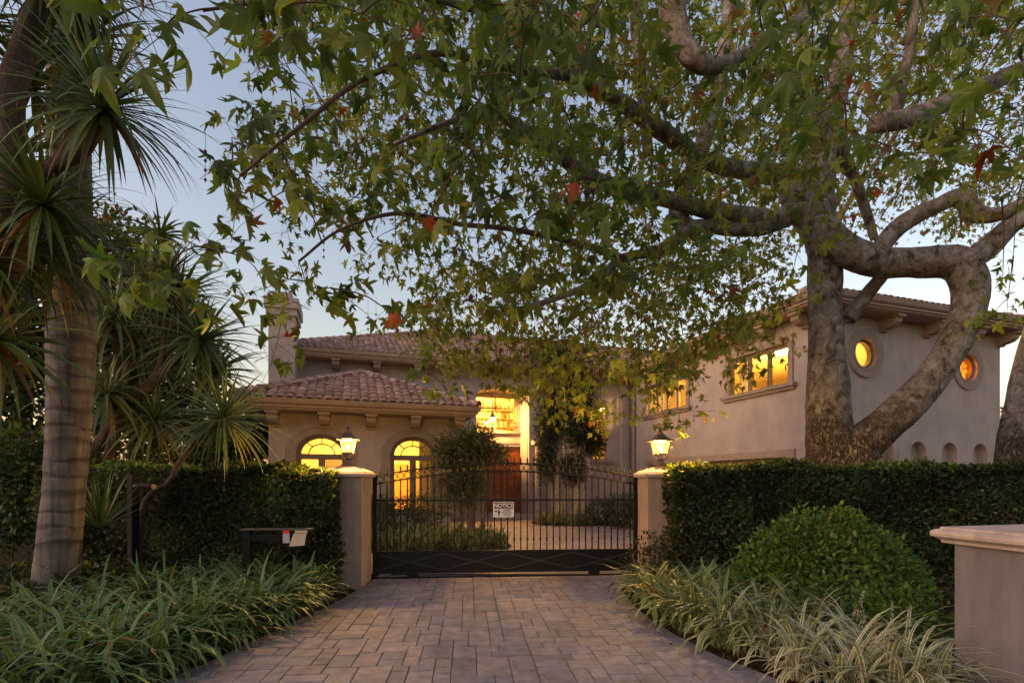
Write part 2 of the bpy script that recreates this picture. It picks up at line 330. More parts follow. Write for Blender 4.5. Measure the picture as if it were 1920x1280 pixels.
def paver_tone():
    b = random.choice([(.285, .252, .29), (.265, .24, .28), (.305, .265, .295), (.23, .21, .25), (.285, .242, .265), (.23, .218, .27), (.30, .25, .27)])
    k = random.uniform(.86, 1.08) * .68; return tuple(c * k for c in b)
pav = []                                     # (polygon, tone)
def clip_poly(poly, inside, cut):
    out = []
    for i in range(len(poly)):
        a, b = poly[i], poly[(i + 1) % len(poly)]; ia, ib = inside(a), inside(b)
        if ia: out.append(a)
        if ia != ib:
            lo, hi = (a, b)
            for _ in range(14):
                m_ = ((lo[0] + hi[0]) / 2, (lo[1] + hi[1]) / 2)
                if inside(m_) == ia: lo = m_
                else: hi = m_
            out.append(lo)
    return out
BW = .2
ang = R(5.0); U = .069; gw, gh = 118, 170; occ = np.zeros((gw, gh), bool)
for j in range(gh):
    for i in range(gw):
        if occ[i, j]: continue
        run = 1
        while i + run < gw and not occ[i + run, j] and run < 9: run += 1
        w = random.choices([2, 3, 4, 5], [16, 34, 34, 12])[0]
        if run < 9: w = min(w, run); w = w if run - w != 1 else (run if run <= 5 else w - 1)
        h = random.choices([2, 3, 4], [40, 42, 12])[0]; h = 2 if w >= 5 else h; w, h = max(w, 1), min(h, gh - j)
        occ[i:i + w, j:j + h] = True
        x0, y0 = (i - gw / 2) * U + .003, j * U - 1.8 + .003; x1, y1 = x0 + w * U - .006, y0 + h * U - .006
        poly = [(x * math.cos(ang) - y * math.sin(ang), x * math.sin(ang) + y * math.cos(ang)) for x, y in ((x0, y0), (x1, y0), (x1, y1), (x0, y1))]
        if max(p[1] for p in poly) < -1 or min(p[1] for p in poly) > 8.15: continue
        ins = lambda p: le(p[1]) + BW < p[0] < re_(p[1]) - BW and p[1] < 8.1
        if not any(ins(p) for p in poly): continue
        if not all(ins(p) for p in poly): poly = clip_poly(poly, ins, None)
        if len(poly) >= 3:
            ar = abs(sum(poly[q][0] * poly[(q + 1) % len(poly)][1] - poly[(q + 1) % len(poly)][0] * poly[q][1] for q in range(len(poly)))) / 2
            if ar > .0012: pav.append((poly, paver_tone()))
for E, sgn in ((le, 1), (re_, -1)):          # soldier course along both edges
    y = -1.0
    while y < 8.1:
        y2 = y + random.choice([.22, .3, .3]); a, b = y + .005, y2 - .005
        pav.append(([(E(a) + sgn * .004, a), (E(b) + sgn * .004, b), (E(b) + sgn * (BW - .008), b), (E(a) + sgn * (BW - .008), a)][::sgn], tuple(c * .82 for c in paver_tone()))); y = y2
def prism(mb, poly, z0, z1, col, ch=.005):
    c = np.mean(poly, 0); n = len(poly); up = []
    for p in poly:
        d = np.array(p) - c; L_ = np.linalg.norm(d); up.append(tuple(c + d * max(0, 1 - ch * 1.5 / max(L_, .01))))
    dz = random.uniform(-.0025, .0025); tilt = random.uniform(-.01, .01), random.uniform(-.01, .01)
    def zt(p, z): return z + dz + (p[0] - c[0]) * tilt[0] + (p[1] - c[1]) * tilt[1]
    vs = [(*p, z0) for p in poly] + [(*p, zt(p, z1 - ch)) for p in poly] + [(*p, zt(p, z1)) for p in up]
    fs = [tuple(range(2 * n, 3 * n))]
    for i in range(n):
        j = (i + 1) % n; fs += [(i, j, j + n, i + n), (i + n, j + n, j + 2 * n, i + 2 * n)]
    mb.add(vs, fs, col)
def seen(p): q = pix(np.array([[p[0], max(p[1], .1), .03]]))[0]; return p[1] > 3 and -40 < q[0] < 1960 and q[1] < 1310
pav.sort(key=lambda t: (0 if seen(np.mean(t[0], 0)) else 1, np.mean(t[0], 0)[1]))
rest = MB()
for i, (poly, tone) in enumerate(pav):
    if i < 300 and seen(np.mean(poly, 0)):
        mb = MB(); prism(mb, poly, .013, .045, tone); obj('paver', mb, MT['paver'], drive)
    else: prism(rest, poly, .013, .045, tone)
obj('more_pavers', rest, MT['paver'], drive, kind='stuff')
# courtyard paving behind the gate and the street behind the camera
g = MB(); g.add([(-2.6, 8.3, .03), (3.4, 8.3, .03), (16, 14, .03), (13, 26, .03), (-3.5, 26, .03), (-4.6, 12, .03)], [(0, 1, 2, 3, 4, 5)])
obj('courtyard_paving', g, MT['court'], W=None, kind='structure')
g = MB(); g.add([(-60, -12, .004), (60, -12, .004), (60, -2.2, .004), (-60, -2.2, .004)], [(0, 1, 2, 3)])
obj('road', g, MT['asphalt'], kind='structure')

# ------------------------------------------------------------------ the house
house = thing('house', 'two storey stucco villa with clay tile roofs and golden lit windows', 'house', uvw(6, 16), TH)
def H(name, me, m, parent=None, **p): return obj(name, me, m, parent or house, HOUSE, **p)
def Hempty(name, u, v, z=0, parent=None):
    o = bpy.data.objects.new(name, None); COL.objects.link(o); o.empty_display_size = .1; place(o, parent or house, HOUSE @ Matrix.Translation((u, v, z))); return o
FRONT = lambda V: (lambda a, z, d: (a, V + d, z))
SIDE = lambda U_: (lambda a, z, d: (U_ + d, a, z))
def outline(op, n=20, grow=0., top_only=False):
    """closed outline (a,z) of an opening: ('rect',a0,a1,z0,z1) / ('arch',a0,a1,z0,zspring) / ('circ',a,z,r) / ('seg',a0,a1,z0,z1,rise)"""
    k = op[0]; g_ = grow
    if k == 'rect': a0, a1, z0, z1 = op[1:]; return [(a0 - g_, z0), (a1 + g_, z0), (a1 + g_, z1 + g_), (a0 - g_, z1 + g_)]
    if k == 'circ': return [(op[1] + (op[3] + g_) * math.cos(t), op[2] + (op[3] + g_) * math.sin(t)) for t in np.linspace(0, 2 * math.pi, 2 * n, endpoint=False)]
    if k == 'arch':
        a0, a1, z0, zs = op[1:]; c = (a0 + a1) / 2; r = (a1 - a0) / 2 + g_; ry = r * ARCH_Y
        return [(a0 - g_, z0), (a1 + g_, z0)] + [(c + r * math.cos(t), zs + ry * math.sin(t)) for t in np.linspace(0, math.pi, n)]
ARCH_Y = 1.0
def wall_faces(mb, mp, a0, a1, z0, z1, ops, depth=.25):
    """a wall sheet with openings and their reveals; ops must not overlap along a"""
    def span(op):
        o = outline(op); xs = [p[0] for p in o]; return min(xs), max(xs)
    ops = sorted(ops, key=lambda o: span(o)[0]); x = a0
    def q(*pts): mb.add([mp(a, z, 0) for a, z in pts], [tuple(range(len(pts)))])
    for op in ops:
        s0, s1 = span(op)
        if s0 > x + 1e-4: q((x, z0), (s0, z0), (s0, z1), (x, z1))
        o = outline(op, 24); xs = np.linspace(s0, s1, 25)
        if op[0] == 'rect': lo = [op[3]] * 25; hi = [op[4]] * 25
        elif op[0] == 'circ': hh = [math.sqrt(max(op[3] ** 2 - (t - op[1]) ** 2, 0)) for t in xs]; lo = [op[2] - h for h in hh]; hi = [op[2] + h for h in hh]
        else:
            c, r = (op[1] + op[2]) / 2, (op[2] - op[1]) / 2; lo = [op[3]] * 25; hi = [op[4] + ARCH_Y * math.sqrt(max(r * r - (t - c) ** 2, 0)) for t in xs]
        for i in range(24):
            if lo[i] > z0 + 1e-4 or lo[i + 1] > z0 + 1e-4: q((xs[i], z0), (xs[i + 1], z0), (xs[i + 1], lo[i + 1]), (xs[i], lo[i]))
            q((xs[i], hi[i]), (xs[i + 1], hi[i + 1]), (xs[i + 1], z1), (xs[i], z1))
        for i in range(len(o)):
            p, r_ = o[i], o[(i + 1) % len(o)]; mb.add([mp(*p, 0), mp(*r_, 0), mp(*r_, depth), mp(*p, depth)], [(0, 1, 2, 3)])
        x = s1
    if x < a1 - 1e-4: q((x, z0), (a1, z0), (a1, z1), (x, z1))
def surround(mb, mp, oi, oo, d0, d1):
    """solid ring between two outlines of equal count, from depth d0 (outer face) to d1"""
    n = len(oi)
    for i in range(n):
        j = (i + 1) % n
        mb.add([mp(*oi[i], d0), mp(*oi[j], d0), mp(*oo[j], d0), mp(*oo[i], d0)], [(0, 1, 2, 3)])
        mb.add([mp(*oo[i], d0), mp(*oo[j], d0), mp(*oo[j], d1), mp(*oo[i], d1)], [(0, 1, 2, 3)])
        mb.add([mp(*oi[i], d0), mp(*oi[j], d0), mp(*oi[j], d1), mp(*oi[i], d1)], [(0, 1, 2, 3)])
def bar(mb, mp, p, q, w, d0, d1):            # flat bar in the wall plane from p to q
    p, q = np.array(p), np.array(q); t = (q - p) / np.linalg.norm(q - p); n = np.array([-t[1], t[0]]) * w / 2
    c = [p - n, q - n, q + n, p + n]; vs = [mp(*a, d0) for a in c] + [mp(*a, d1) for a in c]
    mb.add(vs, [(0, 1, 2, 3), (7, 6, 5, 4), (0, 1, 5, 4), (1, 2, 6, 5), (2, 3, 7, 6), (3, 0, 4, 7)])
def abox(mb, mp, a0, a1, z0, z1, d0, d1):
    vs = [mp(a, z, d) for d in (d0, d1) for z in (z0, z1) for a in (a0, a1)]
    mb.add(vs, [(0, 2, 3, 1), (4, 5, 7, 6), (0, 1, 5, 4), (1, 3, 7, 5), (3, 2, 6, 7), (2, 0, 4, 6)])
def sweep(mb, path, prof, z):
    """prof [(out, dz)] swept along a plan path [(u,v)], out = right-hand side of travel"""
    n = len(path); P = [np.array(p, float) for p in path]; rings = []
    for i in range(n):
        d1 = P[i] - P[i - 1] if i else P[1] - P[0]; d2 = P[i + 1] - P[i] if i < n - 1 else P[i] - P[i - 1]
        d1 /= np.linalg.norm(d1); d2 /= np.linalg.norm(d2); n1 = np.array([d1[1], -d1[0]]); n2 = np.array([d2[1], -d2[0]]); m_ = n1 + n2; m_ /= np.dot(m_, n1)
        rings.append([(*(P[i] + m_ * o), z + dz) for o, dz in prof])
    mb.rings(rings, True, True)
EAVE = [(-.72, -.30), (-.72, -.05), (.02, .0), (.10, .0), (.10, -.03), (.085, -.05), (.08, -.09), (.05, -.14), (.02, -.15), (.0, -.16), (.0, -.22), (-.05, -.23), (-.05, -.27), (-.12, -.30)]
def corbel(mb, mp, a, z, w=.26):             # scroll bracket under the soffit
    prof = [(0, 0), (-.55, 0), (-.55, -.09), (-.49, -.10), (-.47, -.2), (-.36, -.29), (-.2, -.33), (-.12, -.34), (-.12, -.39), (0, -.39)]
    mb.rings([[mp(a + s * w / 2, z + dz, d) for d, dz in prof] for s in (-1, 1)], True, True)
    abox(mb, mp, a - w / 2 - .03, a + w / 2 + .03, z - .07, z - .005, -.58, 0)
# ---- wings in house axes
VB, UB0, UB1, ZB = 14.68, -2.10, 2.78, 3.69          # one-storey block with arched windows
VM, ZM = 20.34, 6.45                                 # main two-storey wall
UW, VW, UW1, ZW = 12.4, 10.6, 20.2, 6.6              # right wing
OV = .7
# block walls
A = [uz(603, 851, VB), uz(775, 854, VB)]; hw = .66; ZS = 2.33; ARCH_Y = .82; ZSILL = .62
aops = [('arch', a[0] - hw, a[0] + hw, ZSILL, ZS) for a in A]
mb = MB(); wall_faces(mb, FRONT(VB), UB0, UB1, 0, ZB - .2, aops, .3)
mb.box(UB0, UB0 + .2, VB + .002, VM, 0, ZB - .2); mb.box(UB1 - .2, UB1, VB + .002, VM, 0, ZB - .2)
H('wall', mb, MT['stucco'])
def interior(u0, u1, v0, v1, z0, z1, open_, light, power, rad=.25):
    mb = MB(); c = [(u, v, z) for z in (z0, z1) for v in (v0, v1) for u in (u0, u1)]
    fs = dict(bottom=(0, 1, 3, 2), top=(4, 5, 7, 6), front=(0, 1, 5, 4), right=(1, 3, 7, 5), back=(3, 2, 6, 7), left=(2, 0, 4, 6))
    mb.add(c, [f for k, f in fs.items() if k not in open_]); r = H('interior_wall', mb, MT['room'])
    lt = bpy.data.lights.new('room_light', 'POINT'); lt.energy = power; lt.color = (1, .57, .12); lt.shadow_soft_size = rad
    o = bpy.data.objects.new('room_light', lt); COL.objects.link(o); place(o, r, HOUSE @ Matrix.Translation(light)); return r
interior(UB0 + .25, UB1 - .25, VB + .32, 19.2, .1, 3.4, ('front',), (.4, 17.0, 3.0), 330)
mb = MB(); mb.box(-1.2, .2, 18.75, 19.15, .1, 1.25); mb.box(1.2, 2.2, 18.75, 19.15, .1, 2.2); H('cabinet', mb, MT['shelf'])
mb = MB(); mb.box(-1.0, -.1, 19.13, 19.18, 1.6, 2.4); H('picture', mb, MT['frame'])
for c0 in (-1.8, .35, 1.95):
    mb = MB(); mb.rings([[(c0 + .09 * i, VB + .47 + .05 * (i % 2) + d, z) for i in range(6)] + [(c0 + .09 * i, VB + .48 + .05 * (i % 2) + d, z) for i in range(5, -1, -1)] for d, z in ((0, .2), (0, 3.2))]); H('curtain', mb, MT['room'])
for (ac, _), lab in zip(A, ('arched window behind the left gate lantern', 'arched window beside the bottlebrush bush')):
    w = Hempty('window', ac, VB, ZS); mp = FRONT(VB); w['label'] = lab
    op = ('arch', ac - hw, ac + hw, ZSILL, ZS)
    mb = MB(); surround(mb, mp, outline(op, 28, .0), outline(op, 28, .25), -.045, .05); H('surround', mb, MT['trim'], w)
    opi = ('arch', ac - hw + .13, ac + hw - .13, ZSILL + .13, ZS)
    mb = MB(); surround(mb, mp, outline(opi, 28), outline(op, 28), .11, .3); surround(mb, mp, outline(('arch', ac - hw + .06, ac + hw - .06, ZSILL + .06, ZS), 28), outline(op, 28), .06, .12)
    abox(mb, mp, ac - hw + .02, ac + hw - .02, ZS - .15, ZS, .09, .28); abox(mb, mp, ac - .09, ac + .09, ZSILL + .1, ZS - .1, .10, .28)
    H('frame', mb, MT['frame'], w)
    ri = hw - .13; mb = MB()
    pts = [(ac + .34 * math.cos(t), ZS + .34 * ARCH_Y * math.sin(t)) for t in np.linspace(0, math.pi, 15)]
    for a, b in zip(pts[:-1], pts[1:]): bar(mb, mp, a, b, .035, .14, .2)
    for t in (45, 90, 135):
        t = R(t); bar(mb, mp, (ac + .34 * math.cos(t), ZS + .34 * ARCH_Y * math.sin(t)), (ac + ri * math.cos(t), ZS + ri * ARCH_Y * math.sin(t)), .035, .142, .198)
    H('muntin', mb, MT['frame'], w)
    o = outline(opi, 28)
    mb = MB(); mb.add([mp(a, z, .22) for a, z in o[2:]], [tuple(range(len(o) - 2))]); H('pane', mb, MT['pane'], w)
    for s in (-1, 1):
        a0, a1 = sorted((ac + s * .09, ac + s * (hw - .13))); mb = MB(); mb.add([mp(a0, ZSILL + .13, .22), mp(a1, ZSILL + .13, .22), mp(a1, ZS - .15, .22), mp(a0, ZS - .15, .22)], [(0, 1, 2, 3)]); H('pane', mb, MT['pane'], w)
# ---- roofs
def tile_mesh(w=.235, l=.46, amp=.05, lift=.035, seg=8, nose=.028):
    xs = np.linspace(0, w, seg + 1); h = amp * (np.abs(np.sin(math.pi * xs / w)) ** .75)
    vs = [(x, 0, lift + hh) for x, hh in zip(xs, h)] + [(x, l, hh - .008) for x, hh in zip(xs, h)] + [(x, 0, lift + hh - nose) for x, hh in zip(xs, h)]
    n = seg + 1; fs = [(i, i + 1, n + i + 1, n + i) for i in range(seg)] + [(2 * n + i, 2 * n + i + 1, i + 1, i) for i in range(seg)]
    return np.array(vs), np.array(fs)
TW, TR = .235, .385; TV, TF = tile_mesh()
def tile_tone():
    b = random.choice([(.36, .225, .19), (.31, .19, .165), (.40, .26, .22), (.28, .185, .17), (.33, .2, .16)]); k = random.uniform(.75, 1.15); return np.array([c * k for c in b])
def roof_tiles(origin, e, up2, width, slope_len, pitch, hipL, hipR, z0):
    """tile frames on one slope: origin = left end of the eave in plan, e = unit eave direction, up2 = unit plan direction up the slope"""
    e3 = np.array([e[0], e[1], 0.]); s3 = np.array([up2[0] * math.cos(pitch), up2[1] * math.cos(pitch), math.sin(pitch)]); n3 = np.cross(e3, s3)
    if n3[2] < 0: n3 = -n3
    out = []
    for r_ in range(int(slope_len / TR) + 1):
        s = r_ * TR - .04; run = s * math.cos(pitch)
        for c in range(int(width / TW) + 1):
            a = c * TW
            if a + TW * .5 < run * hipL or a + TW * .5 > width - run * hipR or s > slope_len - .1: continue
            out.append(np.array([origin[0], origin[1], z0]) + e3 * a + s3 * s)
    return out, np.stack([e3, s3, n3], -1)
def tile_obj(P, M, name, parent):
    mb = MB(); j = np.array([random.uniform(-.006, .006), random.uniform(-.012, .012), random.uniform(-.004, .004)]); V = (TV + j) @ M.T + P
    mb.add(V, [tuple(f) for f in TF], tuple(tile_tone())); return H(name, mb.mesh(name, True, True), MT['tile'], parent)
def tiles_joined(lists, parent):
    Vs, Fs, Cs, o = [], [], [], 0
    for Ps, M in lists:
        for P in Ps:
            j = np.array([random.uniform(-.006, .006), random.uniform(-.012, .012), random.uniform(-.004, .004)]); Vs.append((TV + j) @ M.T + P); Fs.append(TF + o); o += len(TV); Cs.append(np.repeat(tile_tone()[None], len(TV), 0))
    return H('more_tiles', np_mesh('more_tiles', np.concatenate(Vs), np.concatenate(Fs), np.concatenate(Cs)), MT['tile'], parent, kind='stuff')
def ridge_caps(p, q, parent, joined=None, r=.13):
    p, q = np.array(p, float), np.array(q, float); L_ = np.linalg.norm(q - p); t = (q - p) / L_; s = np.cross(t, (0, 0, 1)); s /= np.linalg.norm(s); n = np.cross(s, t); k = max(1, int(L_ / .38))
    for i in range(k):
        a = p + t * (i * L_ / k - .03); b = p + t * ((i + 1) * L_ / k + .05); rings = []
        for c, rr, lift in ((a, r * 1.08, .045), (b, r * .9, .015)):
            rings.append([c + n * (lift + rr * .85 * math.sin(w)) + s * rr * math.cos(w) for w in np.linspace(-.15, math.pi + .15, 9)])
        mb = joined or MB(); tone = tuple(tile_tone() * 1.08); mb.rings(rings, False, False, tone, closed=False)
        mb.rings([rings[0], [x - n * .025 for x in rings[0]]], False, False, tone, closed=False)
        if joined is None: H('ridge_tile', mb.mesh('ridge_tile', True, True), MT['tile'], parent)
def eave(path, z, tiles_name='eave'):
    mb = MB(); sweep(mb, path, EAVE, z); return H(tiles_name, mb, MT['eave'])
PIT = math.atan(.445)
# block roof: hip at the front, ridge running back into the main wall
e0, e1, ve = UB0 - OV, UB1 + OV, VB - OV; half = (e1 - e0) / 2; zt = ZB + .02
apex = np.array([(e0 + e1) / 2, ve + half, zt + half * math.tan(PIT)])
mb = MB(); mb.add([(e0, ve, zt), (e1, ve, zt), tuple(apex), (apex[0], VM, apex[2]), (e0, VM, zt), (e1, VM, zt)], [(0, 1, 2), (0, 2, 3, 4), (1, 5, 3, 2)], (.12, .08, .07))
roofb = H('roof', mb, MT['tile'])
sl = half / math.cos(PIT)
Pt, M = roof_tiles((e0, ve), (1, 0), (0, 1), e1 - e0, sl, PIT, 1, 1, zt + .01)
for P in Pt: tile_obj(P, M, 'tile', roofb)
L1 = roof_tiles((e0, VM), (0, -1), (1, 0), VM - ve, sl, PIT, 0, 1, zt + .01); L2 = roof_tiles((e1, ve), (0, 1), (-1, 0), VM - ve, sl, PIT, 1, 0, zt + .01)
tiles_joined([L1, L2], roofb)
ridge_caps((e0, ve, zt + .03), apex, roofb); ridge_caps((e1, ve, zt + .03), apex, roofb); ridge_caps(apex, (apex[0], VM, apex[2]), roofb)
eave([(e0, VM - .1), (e0, ve), (e1, ve), (e1, VM - .1)], zt)
for px in (514, 609, 695, 776, 856):
    mb = MB(); corbel(mb, FRONT(VB), uz(px, 790, VB)[0], ZB - .27); H('corbel', mb, MT['eave'])
# main house
um0 = uz(520, 650, VM - OV)[0] + OV; um1 = UW + 4
Pu0, Pu1 = uz(893, 900, VM)[0], uz(989, 900, VM)[0]     # tall entrance recess
RZ = 5.55; ARCH_Y = .25
nw0, nw1 = uz(1112, 830, VM)[0], uz(1139, 830, VM)[0]; 
mb = MB(); wall_faces(mb, FRONT(VM), um0, um1, 0, ZM - .2, [('arch', Pu0, Pu1, 0, RZ - .3), ('rect', nw0, nw1, 2.55, 5.0)], .95)
mb.box(um0, um0 + .2, VM + .002, VM + 12, 0, ZM - .2)
H('wall', mb, MT['stucco'])
VR = VM + .95
d0, d1 = uz(912, 900, VR)[0], uz(983, 900, VR)[0]; dzt = uz(950, 834, VR)[1]; bz0 = uz(930, 808, VR)[1]
mb = MB(); wall_faces(mb, FRONT(VR), Pu0 - .02, Pu1 + .02, .17, bz0 - .02, [('rect', d0, d1, .18, dzt)], .2); wall_faces(mb, FRONT(VR), Pu0 - .02, Pu1 + .02, bz0 - .02, 6, [('rect', Pu0 + .18, Pu1 - .22, bz0, 5.35)], .2)
H('wall', mb, MT['stucco'])
mb = MB(); mb.box(Pu0 - .35, Pu1 + .5, VM - .9, VR + .6, .0, .17); mb.box(Pu0 - .75, Pu1 + .9, VM - 1.35, VR - .6, .0, .085); H('step', mb, MT['cap'])
# front door: two leaves with arched raised panels
door = Hempty('door', (d0 + d1) / 2, VR, .18); door['label'] = 'reddish carved double front door'
for s in (0, 1):
    a0 = d0 + .03 + s * (d1 - d0 - .06) / 2; a1 = a0 + (d1 - d0 - .06) / 2 - .012; mp = FRONT(VR + .12)
    mb = MB(); abox(mb, mp, a0, a1, .19, dzt - .04, 0, .06); leaf = H('door_leaf', mb, MT['wood'], door)
    def panel(lo, hi):                     # lo/hi: functions of x in 0..1 giving z
        n = 12; xs = np.linspace(.14, .86, n); mb = MB()
        for ins, dep, base in ((0, -.03, .0), (.05, -.012, -.02)):
            x_ = np.linspace(.14 + ins, .86 - ins, n); O = [(a0 + (a1 - a0) * x, lo(x) + ins) for x in x_] + [(a0 + (a1 - a0) * x, hi(x) - ins) for x in x_[::-1]]
            if ins == 0: I_ = [(a0 + (a1 - a0) * x, lo(x) + .05) for x in np.linspace(.19, .81, n)] + [(a0 + (a1 - a0) * x, hi(x) - .05) for x in np.linspace(.19, .81, n)[::-1]]; surround(mb, mp, I_, O, -.03, 0)
            else:
                mb.add([mp(a, z, -.016) for a, z in O], [tuple(range(len(O)))]); surround(mb, mp, O, O, -.016, 0)
        H('door_panel', mb, MT['wood'], leaf)
    curve = (lambda x: .5 - .5 * math.cos(math.pi * x)) if s == 0 else (lambda x: .5 + .5 * math.cos(math.pi * x))
    zmid = .18 + (dzt - .18) * .33
    panel(lambda x: .34, lambda x: zmid - .12 + .22 * curve(x)); panel(lambda x: zmid + .02 + .22 * curve(x), lambda x: dzt - .46 + .26 * curve(x))
    mb = MB(); hx = a1 - .07 if s == 0 else a0 + .07; mb.tube([mp(hx, 1.0, -.02), mp(hx, 1.02, -.08), mp(hx, 1.3, -.08), mp(hx, 1.32, -.02)], .012, 6); H('handle', mb, MT['bronze'], leaf)
mb = MB(); surround(mb, FRONT(VR), outline(('rect', d0, d1, .18, dzt)), [(d0 - .0, .18), (d1 + .0, .18), (d1 + .11, dzt + .11), (d0 - .11, dzt + .11)][:0] or outline(('rect', d0, d1, .18, dzt), grow=.09), -.03, .02); H('door_frame', mb, MT['frame'], door)
# library window over the door
interior(Pu0 - .5, Pu1 + .6, VR + .22, VR + 2.6, bz0 - .05, 6.0, ('front',), ((Pu0 + Pu1) / 2, VR + 1.0, 5.6), 260)
w = Hempty('window', (Pu0 + Pu1) / 2, VR, bz0); w['label'] = 'library window above the front door'
mp = FRONT(VR); b0, b1 = Pu0 + .18, Pu1 - .22
mb = MB(); surround(mb, mp, outline(('rect', b0 + .06, b1 - .06, bz0 + .06, 5.29)), outline(('rect', b0, b1, bz0, 5.35)), .05, .18); abox(mb, mp, (b0 + b1) / 2 - .03, (b0 + b1) / 2 + .03, bz0 + .05, 5.3, .06, .17); abox(mb, mp, b0, b1, 4.8, 4.86, .06, .165); H('frame', mb, MT['shelf'], w)
mb = MB(); abox(mb, mp, b0 - .1, b1 + .1, bz0 - .1, bz0 - .002, -.14, .1); H('sill', mb, MT['eave'], w)
mb = MB(); mb.add([mp(b0 + .05, bz0 + .05, .12), mp(b1 - .05, bz0 + .05, .12), mp(b1 - .05, 5.3, .12), mp(b0 + .05, 5.3, .12)], [(0, 1, 2, 3)]); H('pane', mb, MT['pane'], w)
mb = MB(); [abox(mb, mp, b0, b1, bz0 + h, bz0 + h + .025, -.1, -.075) for h in (.2, .38)]
for a in np.linspace(b0, b1, 15): abox(mb, mp, a - .006, a + .006, bz0 - .05, bz0 + .385, -.094, -.082)
H('railing', mb, MT['bronze'], w)
mb = MB(); sv = VR + 2.3; bk = MB()
for z in (bz0 + .02, bz0 + .42, bz0 + .84, bz0 + 1.26):
    mb.box(Pu0 - .4, Pu1 + .5, sv, sv + .28, z, z + .04); a = Pu0 - .35
    while a < Pu1 + .4:
        t = random.uniform(.03, .07)
        if random.random() < .75: bk.box(a, a + t - .004, sv + .04, sv + .24, z + .041, z + .041 + random.uniform(.2, .32), random.choice([(.6, .5, .3), (.35, .1, .05), (.2, .18, .1), (.7, .65, .5), (.3, .2, .1)]))
        a += t
for a in np.linspace(Pu0 - .4, Pu1 + .5, 5): mb.box(a - .02, a + .02, sv - .003, sv + .285, bz0, 5.5)
shelf = H('bookshelf', mb, MT['shelf']); H('books', bk, MT['book'], shelf, kind='stuff')
# column and pilasters by the entrance
mb = MB(); cu = uz(1011, 900, VM - .5)[0]; mb.lathe([(.26, .17), (.26, .3), (.2, .32), (.22, .38), (.175, .42), (.165, 1.6), (.15, 3.0), (.17, 3.02), (.17, 3.08), (.24, 3.14)], (cu, VM - .45, 0), 18); mb.box(cu - .28, cu + .28, VM - .73, VM - .17, 0, .17); mb.box(cu - .25, cu + .25, VM - .7, VM - .003, 3.14, 3.32); H('column', mb, MT['cap'])
for px0, px1 in ((990, 1003), (1163, 1176), (1183, 1196)):
    a, b = uz(px0, 800, VM)[0], uz(px1, 800, VM)[0]; mb = MB(); mb.box(a, b, VM - .13, VM - .002, 0, ZM - .35); mb.box(a - .05, b + .05, VM - .17, VM + .0, .0, .3); H('pilaster', mb, MT['stucco'])
interior(nw0 - .6, UW - .1, VM + .97, VM + 3, 1.5, 5.2, ('front',), (nw0 + .1, VM + 2.0, 4.6), 130)
w = Hempty('window', nw0, VM, 2.55); w['label'] = 'narrow lit window behind the slim courtyard tree'; mp = FRONT(VM)
mb = MB(); op = ('rect', nw0, nw1, 2.55, 5.0); surround(mb, mp, outline(('rect', nw0 + .05, nw1 - .05, 2.6, 4.95)), outline(op), .08, .2)
for z in (3.2, 3.8, 4.4): abox(mb, mp, nw0, nw1, z, z + .03, .1, .16)
abox(mb, mp, (nw0 + nw1) / 2 - .015, (nw0 + nw1) / 2 + .015, 2.6, 4.95, .105, .155); H('frame', mb, MT['frame'], w)
mb = MB(); mb.add([mp(nw0, 2.55, .13), mp(nw1, 2.55, .13), mp(nw1, 5, .13), mp(nw0, 5, .13)], [(0, 1, 2, 3)]); H('pane', mb, MT['pane'], w)
mb = MB(); abox(mb, mp, nw0 - .15, nw1 + .3, 2.4, 2.52, -.12, .05); H('sill', mb, MT['trim'], w)
# main roof
me0, me1, mv = um0 - OV, UW + 6, VM - OV; D = 6.67; zt = ZM + .02; rz = zt + D * math.tan(PIT)
mb = MB(); mb.add([(me0, mv, zt), (me1, mv, zt), (me1, mv + D, rz), (me0 + D, mv + D, rz), (me0, mv + 2 * D, zt), (me1, mv + 2 * D, zt)], [(0, 1, 2, 3), (0, 3, 4), (3, 2, 5, 4)], (.12, .08, .07))
roofm = H('roof', mb, MT['tile']); sl = D / math.cos(PIT)
tiles_joined([roof_tiles((me0, mv), (1, 0), (0, 1), UW + 4 - me0, sl, PIT, 1, 0, zt + .01)], roofm)
ridge_caps((me0, mv, zt + .03), (me0 + D, mv + D, rz), roofm); ridge_caps((me0 + D, mv + D, rz), (me1, mv + D, rz), roofm)
eave([(me0, mv + 8), (me0, mv), (UW - OV + .3, mv)], zt)
for px in (555, 630, 706, 781, 850, 1010, 1080):
    mb = MB(); corbel(mb, FRONT(VM), uz(px, 690, VM)[0], ZM - .27); H('corbel', mb, MT['eave'])
# chimney
c0, c1 = uz(503, 700, 18.9)[0], uz(553, 700, 18.9)[0]; ctop = uz(530, 545, 18.9)[1]
chim = Hempty('chimney', (c0 + c1) / 2, 19.5)
mb = MB(); mb.box(c0, c1, 18.9, 20.3, 0, ctop - .25); H('shaft', mb, MT['stucco'], chim)
mb = MB(); mb.box(c0 - .07, c1 + .07, 18.83, 20.37, ctop - .85, ctop - .62); mb.box(c0 - .13, c1 + .13, 18.77, 20.43, ctop - .62, ctop - .25); mb.box(c0 + .1, c1 - .1, 19.0, 20.2, ctop - .25, ctop); H('chimney_cap', mb, MT['stucco'], chim)
